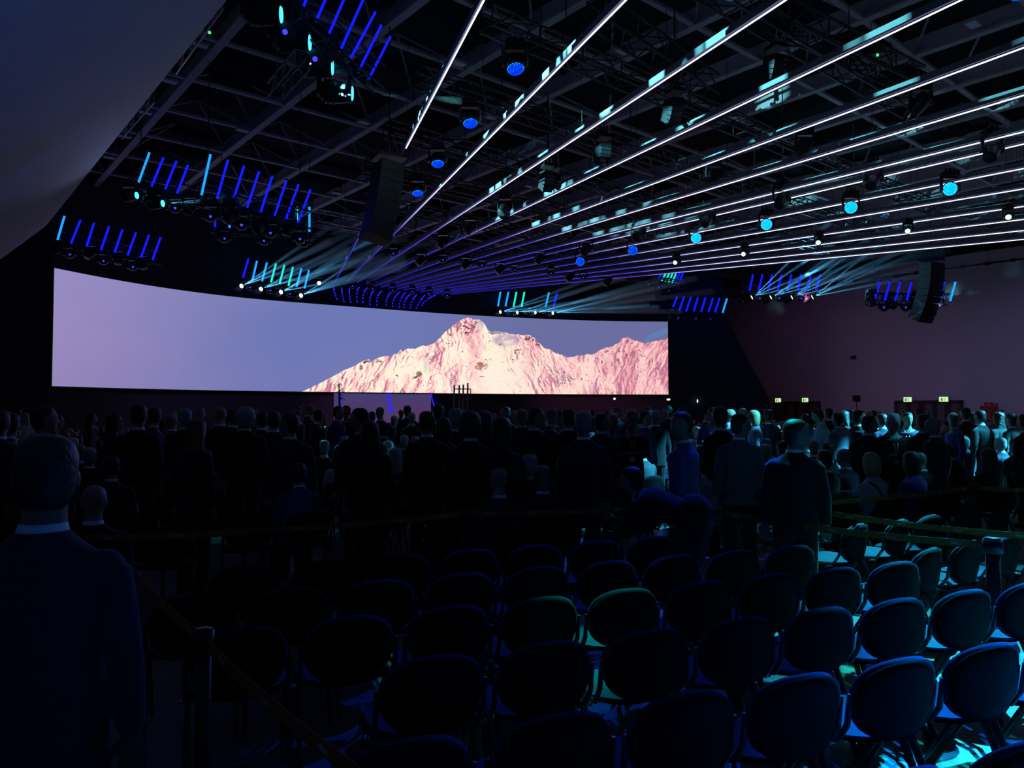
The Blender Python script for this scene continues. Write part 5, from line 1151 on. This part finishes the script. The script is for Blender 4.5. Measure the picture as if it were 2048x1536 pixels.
# --- seated, near
seat(199, 967, SIB, 'bald man seated alone behind the large man at the left, white collar', top='black')
seat(768, 905, SIM, 'grey-haired seated man with white collar, left of centre', top='black', hairc='grey', yaw=.5)
seat(900, 919, SIB, 'seated man with a dark bald head, left of the two bald men', top='black', skin='dark')
seat(999, 933, SIB, 'bald seated man with striped collar, the left of the pair at the belt', top='navy')
seat(1085, 932, SIB, 'bald seated man in navy, violet-lit head, right of the pair at the belt', top='navy', skin='mid')
seat(1079, 891, SIC, 'curly-haired seated woman reading a pale sheet, behind the bald pair', top='blue', hairc='brown', extra='phone')
seat(1086, 877, SIB, 'bald man with a bright blue head seated behind the curly-haired woman', top='blue')
seat(1070, 858, SIM, 'seated man with a green-edged head at the centre', top='black', hairc='grey')
seat(675, 868, SIM, 'seated man with white collar and rounded back, left of centre', top='grey', hairc='brown')
seat(655, 868, SIL, 'seated man with pale blue shoulder, left of the round-backed man', top='dark grey', hairc='grey')
seat(523, 886, SIM, 'seated dark figure with pale belt, below the curly-haired standing person', top='black', hairc='brown')
seat(608, 920, SIL, 'seated figure in a blue shirt leaning behind the broad-backed man', top='blue', hairc='dark')
seat(160, 872, SIM, 'seated person with a thin white collar at the far left', top='navy')
seat(185, 895, SIM, 'seated person with a broad white collar at the far left', top='black', hairc='grey')
seat(135, 862, SIB, 'seated bald person at the far left, above the near man\'s shoulder', top='dark grey')
seat(230, 912, SIM, 'seated dark figure in blue under the tall dark-haired man', top='navy')
seat(1180, 868, SIM, 'seated man mostly hidden by the large standing man', top='black')
seat(1214, 871, SIB, 'seated bald man with lit ear, right of the large standing man', top='black')
seat(1240, 874, SIM, 'seated man with pale hair, right of the large standing man', top='dark grey', hairc='white')
seat(1255, 880, SIB, 'seated round-backed man in dark grey, right of the large standing man', top='dark grey', skin='mid')
seat(1284, 885, SIR, 'seated man in a grey-green jacket looking right', top='grey', hairc='grey')
seat(1276, 873, SIM, 'seated man with reddish head behind the grey-green jacket', top='black', hairc='red')
seat(1302, 850, SIM, 'seated man with bright cyan cheek under the screen corner', top='grey', hairc='grey')
seat(1332, 847, SIM, 'seated person with pale lit hair under the screen corner', top='black', hairc='white')
seat(1403, 866, SIM, 'seated man with cyan-striped grey hair behind the blue jacket', top='black', hairc='grey')
seat(1435, 867, SIM, 'seated man in black under the tall dark man', top='black')
seat(1425, 906, SIL, 'seated man in a glowing cyan shirt with rounded back', top='pale blue', hairc='dark', yaw=.9)
seat(1483, 880, SIB, 'bald seated man with thin light rim round his head', top='black', skin='mid')
seat(1530, 877, SIM, 'seated man with white-rimmed hair holding a glowing phone', top='navy', hairc='grey', extra='phone')
seat(1563, 882, SIM, 'seated dark-haired man left of the large dark man', top='black')
seat(1510, 858, SIB, 'seated bald man with a pale ring of light, one row further back', top='blue', skin='mid')
seat(1528, 861, SIM, 'seated man with pale back of the head beside the bald one', top='dark grey', hairc='grey')
seat(1611, 873, SIM, 'seated man with cyan temple right of the large dark man', top='black', hairc='grey')
seat(1647, 900, SIM, 'seated man in black, left of the white-haired neighbour near the belts', top='black', hairc='dark', yaw=.5)
seat(1687, 896, SIB, 'seated bald man with a bright white collar near the belts', top='navy', yaw=.5)
seat(1652, 865, SIB, 'seated bald man with lit crown behind the near pair', top='dark grey')
seat(1671, 864, SIM, 'seated man with cyan hair right of the lit crown', top='black', hairc='grey')
seat(1685, 873, SIM, 'seated man with blue-violet hair', top='blue', hairc='grey')
seat(1739, 906, SIW, 'blond woman in a white top with a dark bag strap, seated at the right', top='white', hairc='blond', extra='strap', collar=False, yaw=.4)
seat(1819, 904, SIW, 'brown-haired woman in a purple jacket, seated right of the blond woman', top='purple', hairc='brown', collar=False, yaw=.45)
seat(1856, 904, SIBL, 'bald man leaning right with cyan collar, seated beside the purple jacket', top='black', yaw=.2)
seat(1920, 884, SIL, 'seated dark-haired man leaning forward, right of the standing group', top='black', yaw=.5)
seat(1972, 897, SILONG, 'seated long-haired woman with cyan-lit shoulder near the right border', top='black', hairc='brown', yaw=.1)
seat(2034, 882, SIM, 'seated man with green-rimmed hair at the right border', top='black', hairc='grey')
seat(1812, 880, SIM, 'seated dark-haired person between the blond woman and the tie man', top='black', hairc='brown')
seat(1970, 868, SIB, 'seated bald man with pale blue head, right part', top='dark grey')
seat(1998, 875, SIM, 'seated man with violet-blue hair, right part', top='navy', hairc='grey')
seat(1922, 868, SIM, 'seated man with green-lit hair top behind the leaning one', top='black', hairc='brown')
for a_, kw_ in STANDQ: place_standing(*a_, **kw_)
named = list(folk)

# --- the filled rows: one figure each, kept to about three hundred people in all
LOD = []
lodspecs = [('man', 'short', K('l1', pose='sit', hair='short', arms='lap', vox=.03)), ('bald man', 'bald', K('l2', pose='sit', hair='bald', arms='lap', vox=.03)), ('woman', 'bob', K('l3', pose='sit', fem=True, hair='bob', arms='lap', vox=.03)), ('man', 'short', K('l4', pose='sit', hair='short', arms='lap', head=(-.8, .1), vox=.03)), ('man', 'short', K('l5', pose='sit', hair='short', arms='lap', bend=.3, head=(.5, .1), vox=.03)), ('woman', 'long', K('l6', pose='sit', fem=True, hair='long', arms='lap', vox=.03))]
stspecs = [('man', 'short', K('m1', pose='stand', hair='short', vox=.03)), ('bald man', 'bald', K('m2', pose='stand', hair='bald', head=(.6, 0), vox=.03)), ('woman', 'long', K('m3', pose='stand', fem=True, hair='long', vox=.03)), ('man', 'short', K('m4', pose='stand', hair='short', arms='cross', head=(-.7, 0), vox=.03))]
def thin(me, ratio):
    o = bpy.data.objects.new('tmp', me); C.objects.link(o); d = o.modifiers.new('d', 'DECIMATE'); d.ratio = ratio
    out = bpy.data.meshes.new_from_object(o.evaluated_get(bpy.context.evaluated_depsgraph_get())); bpy.data.objects.remove(o); out.name = me.name; return out
def farmesh(sp):
    k = sp[2][0] + '_f'
    if k not in _cache: _cache[k] = thin(lodmesh(sp), .09)
    return _cache[k]
def lodmesh(sp):
    k = sp[2][0] + '_j'
    if k not in _cache: _cache[k] = thin(join_lod(proto(sp[2][0], **sp[2][1]), 0), .6)
    return _cache[k]
rf = random.Random(11); slots = []
u_ = Vector((math.cos(R20), math.sin(R20))); v_ = Vector((-math.sin(R20), math.cos(R20)))
for r in range(0, 34):
    for i in range(-70, 80):
        a_ = R20
        p = Vector((0, 7.6)) + v_ * (r * .95) + u_ * (i * .60); x, y = p
        if y < 7.0: continue
        px, py = proj((x, y, 1.3))
        if not (-10 < px < 2060): continue
        if NV.x * x + NV.y * y > 45.5: continue
        # stay before the stage
        Ys = 29.5 + (x + 8) * .35 if x > -16 else 25
        if y > min(Ys, 46): continue
        if x < -9 and y > 24: continue
        if abs((i % 24) - 12) < 1 : continue                # aisles
        dens = .35 if (px < 640 and y < 14) else (.78 if px > 1150 else .7)
        if y > 20: dens = .8
        if rf.random() > dens: continue
        if any((x - q[0]) ** 2 + (y - q[1]) ** 2 < 1.1 for q in TABLES): continue
        if min(((x - q[0]) ** 2 + (y - q[1]) ** 2) for q in named) < .56 ** 2: continue
        if any((x - c[0]) ** 2 + (y - c[1]) ** 2 < .5 ** 2 for c in chairs if c[3] != 'near'): continue
        # leave the named standing people visible: nobody right in front of a lit table
        slots.append((x, y, px))
slots.sort(key=lambda s: s[1])
tops = ['black', 'black', 'navy', 'navy', 'dark grey', 'dark grey', 'grey', 'blue', 'brown', 'white', 'pale blue', 'black']
NIND = 300 - len(named)
ind = []; stuffv = []; stufff = []; stuffm = []
print('slots', len(slots), 'named', len(named))
for k_, (x, y, px) in enumerate(slots):
    st_ = rf.random() < (.06 if px > 1100 else .10) and y > 13
    sp = rf.choice(stspecs) if st_ else lodspecs[rf.choices(range(6), [6, 1.6, 2, 4, 4, 1])[0]]
    me = lodmesh(sp); tp = rf.choice(tops); hc = rf.choice(['dark', 'dark', 'brown', 'grey', 'grey', 'white', 'blond' if sp[0] == 'woman' else 'grey']); sk = rf.choice(['light', 'light', 'mid']); yaw = R20 + rf.uniform(-.35, .35) + (rf.choice([0, 1.2, 2.5, -1.5]) if st_ else 0)
    sc_ = rf.uniform(.94, 1.05); sz = sc_ if st_ else 1.0
    if k_ < NIND:
        o = addmesh('person', me, None, (x, y, 0), (0, 0, yaw)); o.scale = (sz, sz, sz)
        for sl, m_ in zip(o.material_slots, (SKIN[sk], CM[tp], CM['black'], HM[hc], M['white'])): sl.link = 'OBJECT'; sl.material = m_
        zone = 'left side' if px < 600 else 'before stage' if px < 900 else 'right of stage' if px < 1330 else 'before dark wing' if px < 1540 else 'before left doors' if px < 1720 else 'before right doors'
        dist = 'near rows' if y < 10.5 else 'middle rows' if y < 15 else 'further back'
        hd = '' if sp[1] == 'bald' else ('long ' if sp[1] == 'long' else '') + hc + '-haired '
        base = '%s %s%s in %s, %s %s' % ('standing' if st_ else 'seated', hd, sp[0], tp, dist, zone)
        ind.append((o, base, px)); o['category'] = 'person'; folk.append((x, y))
        if not st_ and y < 11: chairs.append([x, y + .07, yaw, 'taken2', 'crowd'])
    else:
        me = farmesh(sp); pal = ['black', 'navy', 'dark grey', 'grey', 'blue', 'white']; ti = pal.index(tp) if tp in pal else 0
        cz, sn = math.cos(yaw), math.sin(yaw); o_ = len(stuffv)
        for v in me.vertices: q = v.co * 1; stuffv.append((x + (q.x * cz - q.y * sn) * sz, y + (q.x * sn + q.y * cz) * sz, q.z * sz))
        hi = {'dark': 8, 'brown': 8, 'grey': 9, 'white': 9, 'blond': 9}[hc]
        for p_ in me.polygons: stufff.append(tuple(v + o_ for v in p_.vertices)); stuffm.append({0: 6, 1: ti, 2: 0, 3: hi, 4: 5}[p_.material_index])
bk = defaultdict(list)
for o, base, px in ind: bk[base].append((px, o))
for base, l in bk.items():
    l.sort(key=lambda t: t[0])
    for i, (px, o) in enumerate(l): o['label'] = base if len(l) == 1 else base + ', %s from the left' % ordi(i); o['group'] = 'seated audience' if base.startswith('seated') else 'people standing among the rows'
if stuffv:
    me = bpy.data.meshes.new('distant_audience'); me.from_pydata(stuffv, [], stufff)
    for n_ in ['black', 'navy', 'dark grey', 'grey', 'blue', 'white']: me.materials.append(CM[n_])
    for m_ in (SKIN['light'], SKIN['mid'], HM['dark'], HM['grey']): me.materials.append(m_)
    me.polygons.foreach_set('material_index', stuffm); me.polygons.foreach_set('use_smooth', [True] * len(stufff)); me.update()
    o = addmesh('distant_audience', me); tag(o, 'distant audience in the rows furthest back, before the stage and doors', 'crowd', kind='stuff')
print('stuff verts', len(stuffv))

# ---- link chairs with labels
def blocked(c):
    if c[3] in ('taken', 'taken2'): return False
    x, y = c[0] - math.sin(c[2]) * .29, c[1] + math.cos(c[2]) * .29
    return any((x - q[0]) ** 2 + (y - q[1]) ** 2 < .42 ** 2 for q in folk) or any((x - q.x) ** 2 + (y - q.y) ** 2 < .36 ** 2 for q in bp)
chairs = [c for c in chairs if not blocked(c)]
rows = defaultdict(list)
for c in chairs: rows[(c[3], c[4] if c[3] in ('near', 'lit') else 0)].append(c)
RN = {-1: 'nearest row, cut by the bottom edge', 0: 'second row from the camera', 1: 'third row from the camera', 2: 'fourth row from the camera', 3: 'fifth row from the camera', 4: 'sixth row from the camera', 5: 'seventh row from the camera'}
for (sec, row), l in rows.items():
    l.sort(key=lambda c: proj((c[0], c[1], .8))[0])
    for i, c in enumerate(l):
        if sec == 'near': lb = 'empty black round-backed chair, %s from left in the %s' % (ordi(i), RN[row]); g = 'empty chairs in front of the belts'
        elif sec == 'lit': lb = 'empty chair with lit seat, %s from left in the %s right-hand row by the belts' % (ordi(i), ['front', 'second', 'third', 'rear'][row]); g = 'lit empty chairs at the right'
        elif sec == 'far': lb = 'empty dark chair just behind the long belt, %s from the left' % ordi(i); g = 'empty chairs behind the belt'
        elif sec == 'taken': lb = 'chair under the ' + ' '.join(c[4].split()[:12]); g = 'occupied chairs'
        else: lb = 'mostly hidden chair under a seated listener in near rows, %s from left' % ordi(i); g = 'occupied chairs in the near rows'
        chair(c[0], c[1], c[2], lb, g)
# ================================================================== LAMP BEAMS AND HAZE
def haze_mat(name, dens):
    m = bpy.data.materials.new(name); m.use_nodes = True; nt = m.node_tree; nt.nodes.clear()
    o = nt.nodes.new('ShaderNodeOutputMaterial'); v = nt.nodes.new('ShaderNodeVolumeScatter'); v.inputs['Density'].default_value = dens; v.inputs['Anisotropy'].default_value = .3
    nt.links.new(v.outputs[0], o.inputs['Volume']); return m
HZM = haze_mat('haze', .5); HZT = haze_mat('thin_haze', .12)
def rays(ps, d, rr, length, ang, label, key, pw, gs, m):
    """the haze lit by each lamp: slim cones exactly where the rays run"""
    mid = sum(ps, Vector()) / len(ps); u = d.cross(Vector((0, 0, 1))).normalized(); v = u.cross(d); b = MB(); sp_ = math.tan(math.radians(ang / 2))
    for j, p in enumerate(ps):
        n_ = 4 if key in 'DEH' else 2
        for q in range(n_):
            dd = (d + u * sp_ * rr.uniform(-1, 1) + v * sp_ * ((q + .5) / n_ * 2 - 1 + rr.uniform(-.15, .15))).normalized()
            spot(p + d * .14, p + d * .14 + dd * 5, (.10, .55, 1), pw * 1.15, gs + .6, .2, .004, name='beam_lamp')
            a_ = dd.cross(Vector((0, 0, 1))).normalized(); c_ = a_.cross(dd); o_ = p + d * .14 - mid; L_ = length * rr.uniform(.75, 1.1); rd = math.tan(math.radians(gs / 2))
            b.loft([(o_ + dd * t, c_ * (rd * t + .004), a_ * (rd * t + .004)) for t in (.1, L_ * .5, L_)], 8)
    o = b.build('haze', m, None, loc=mid)
    import bmesh
    bm = bmesh.new(); bm.from_mesh(o.data); bmesh.ops.recalc_face_normals(bm, faces=bm.faces); bm.to_mesh(o.data); bm.free()
    tag(o, label, 'haze', kind='stuff')
wn = {'B': 'faint haze with two cyan beams at the upper left lamps', 'D': 'haze with cyan beams left of the curved lines', 'E': 'haze with cyan beams right of the curved lines', 'H': 'haze with pale beams before the right wall', 'A': 'faint haze beside the top left lamps'}
for key, ln, ang, pw, gs, m_ in (('B', 3.4, 9, 1100, 3, HZM), ('D', 8.5, 20, 2600, 2.6, HZM), ('E', 10.0, 16, 3600, 2.4, HZM), ('H', 8.0, 34, 4200, 3.2, HZM), ('A', 3.0, 7, 900, 4, HZT)):
    rays([p for p, kd in headpos[key] if kd in ('beam', 'hot')], Vector(BD[key]).normalized(), random.Random(ord(key)), ln, ang, wn[key], key, pw, gs, m_)
# lamps over the front chairs, above the top edge of the picture
def overhead(x, y, z, tx, ty, label): return fixture((x, y, z), (tx, ty, 0), 'wash', label, 'wash lamps above the picture', 1.0)
for (x, y, z, tx, ty, col, pw, an, gb, lb) in (
    (4.4, 9.6, 8.0, 2.9, 2.9, (.0, .13, 1), 14000, 36, (4.2, 2, .5), 'blue wash lamp above the picture, over the front chairs'),
    (2.0, 9.6, 8.0, 2.1, 3.3, (.0, .75, .5), 4200, 26, (6, 7), 'green-cyan lamp above the picture, over the middle chairs'),
    (7.4, 10.6, 8.0, 4.0, 5.6, (.02, .7, .95), 8000, 24, (4, 4, .4), 'cyan lamp above the picture, over the right-hand chairs'),
    (3.2, 10.6, 8.0, 1.0, 4.0, (.0, .05, 1), 1500, 26, None, 'deep blue lamp above the picture, over the centre chairs'),
    (6.4, 9.2, 8.0, 3.7, 2.5, (.0, .28, 1), 9500, 30, (4.5, 9, .42), 'light blue lamp above the picture, over the right front chairs'),
    (17.5, 15.0, 8.0, 9.0, 18.5, (.05, .7, 1), 30000, 25, (7, 1), 'cyan lamp outside the right border, towards the far right audience'),
    (15.0, 11.5, 8.0, 6.6, 16.0, (.05, .65, 1), 30000, 32, (7, 3), 'cyan lamp outside the right border, towards the middle right audience'),
    (11.0, 8.5, 8.0, 5.2, 10.0, (.03, .6, .9), 1000, 28, (7, 5), 'cyan lamp outside the right border, towards the near right audience'),
    (10.5, 10.5, 8.0, 2.5, 13.5, (.05, .6, 1), 10000, 26, (8, 6), 'cyan lamp outside the right border, towards the centre audience')):
    overhead(x, y, z, tx, ty, lb); v = Vector((tx - x, ty - y, -z)).normalized(); spot(Vector((x, y, z)) + v * .35, (tx, ty, 0), col, pw, an, .25, .06, gobo=gb, name='wash_lamp')
U_ = Vector((0, 0, -.75))
spot(PZ(1392, 476, 8.0) + U_, (1, 12, 1), (.02, .1, 1), 1000, 40, .5, .1, name='wash_lamp')
spot(PZ(1162, 522, 8.0) + U_, (-3, 14, 1), (.02, .12, 1), 700, 45, .5, .1, name='wash_lamp')
spot(headpos['D'][2][0] + U_, (-5, 18, 1.0), (.05, .8, .7), 9000, 14, .5, .05, gobo=(12, 2), name='wash_lamp')
spot(PZ(1816, 460, 7.9) + U_, (7.6, 20.5, 1.2), (.05, .75, 1), 22000, 34, .4, .06, gobo=(9, 3), name='wash_lamp')
spot(PZ(1638, 483, 7.9) + U_, (4.5, 18.5, 1.2), (.05, .7, 1), 3500, 30, .4, .06, gobo=(9, 8), name='wash_lamp')
spot(PY(1603, 585, 37) + Vector((0, -.6, .8)), (17, 21, 11.5), (.08, .45, .75), 1100, 100, 1, .2, name='roof_fill')  # added upward spot that tints the roof teal, no fixture behind it
# added violet fill spots for walls and masking, no fixtures of their own
spot(PY(1583, 595, 37.5) + Vector((.6, 0, 0)), onwall(1690, 690), (.9, .25, .55), 800, 80, 1, .3, name='wall_fill')
spot(PY(1860, 616, 33), onwall(1990, 690), (.40, .34, .9), 480, 95, 1, .3, name='wall_fill')
spot(PY(360, 430, 22), DN(9, 1.6, 6.4), (.38, .42, .9), 420, 60, 1, .3, name='wall_fill').scale = (1, .4, 1)
spot(PZ(1162, 522, 8.0) + U_, (5, 46, .8), (.8, .3, .6), 1500, 36, 1, .3, name='wall_fill')
spot(PZ(1162, 522, 8.0) + U_ + Vector((-6, 0, 0)), (-8, 40, .6), (.6, .25, .6), 1100, 40, 1, .3, name='wall_fill')
spot(PY(330, 520, 26), (-13, 36, 1.2), (.3, .35, .8), 400, 80, 1, .3, name='wall_fill')
# patterned lamps on the top left truss that rake across the light-line fascias
for (k_, tx, ty, g, an) in ((0, 3.5, 14.5, 4, 26), (2, 2.5, 18, 7, 26), (4, 3, 21, 9, 22), (1, .5, 21, 13, 22), (3, -.5, 25, 17, 18)):
    p_ = headpos['A'][k_][0] + Vector((.35, .1, -.5)); spot(p_, (tx, ty, 8.35), (.2, .9, 1), 7500, an + 10, .3, .005, gobo=(13, g, .34), name='pattern_lamp').scale = (1, .22, 1)
for (k_, tx, ty, g, an) in ((4, -.5, 21, 3, 30), (6, 1.5, 24.5, 6, 30)):  # extra spots added beside the upper-left heads, without a fixture
    p_ = headpos['K'][k_][0] + Vector((.45, 0, .1)); spot(p_, (tx, ty, 8.3), (.25, .9, 1), 7000, an, .3, .005, gobo=(12, g, .36), name='pattern_lamp').scale = (1, .3, 1)
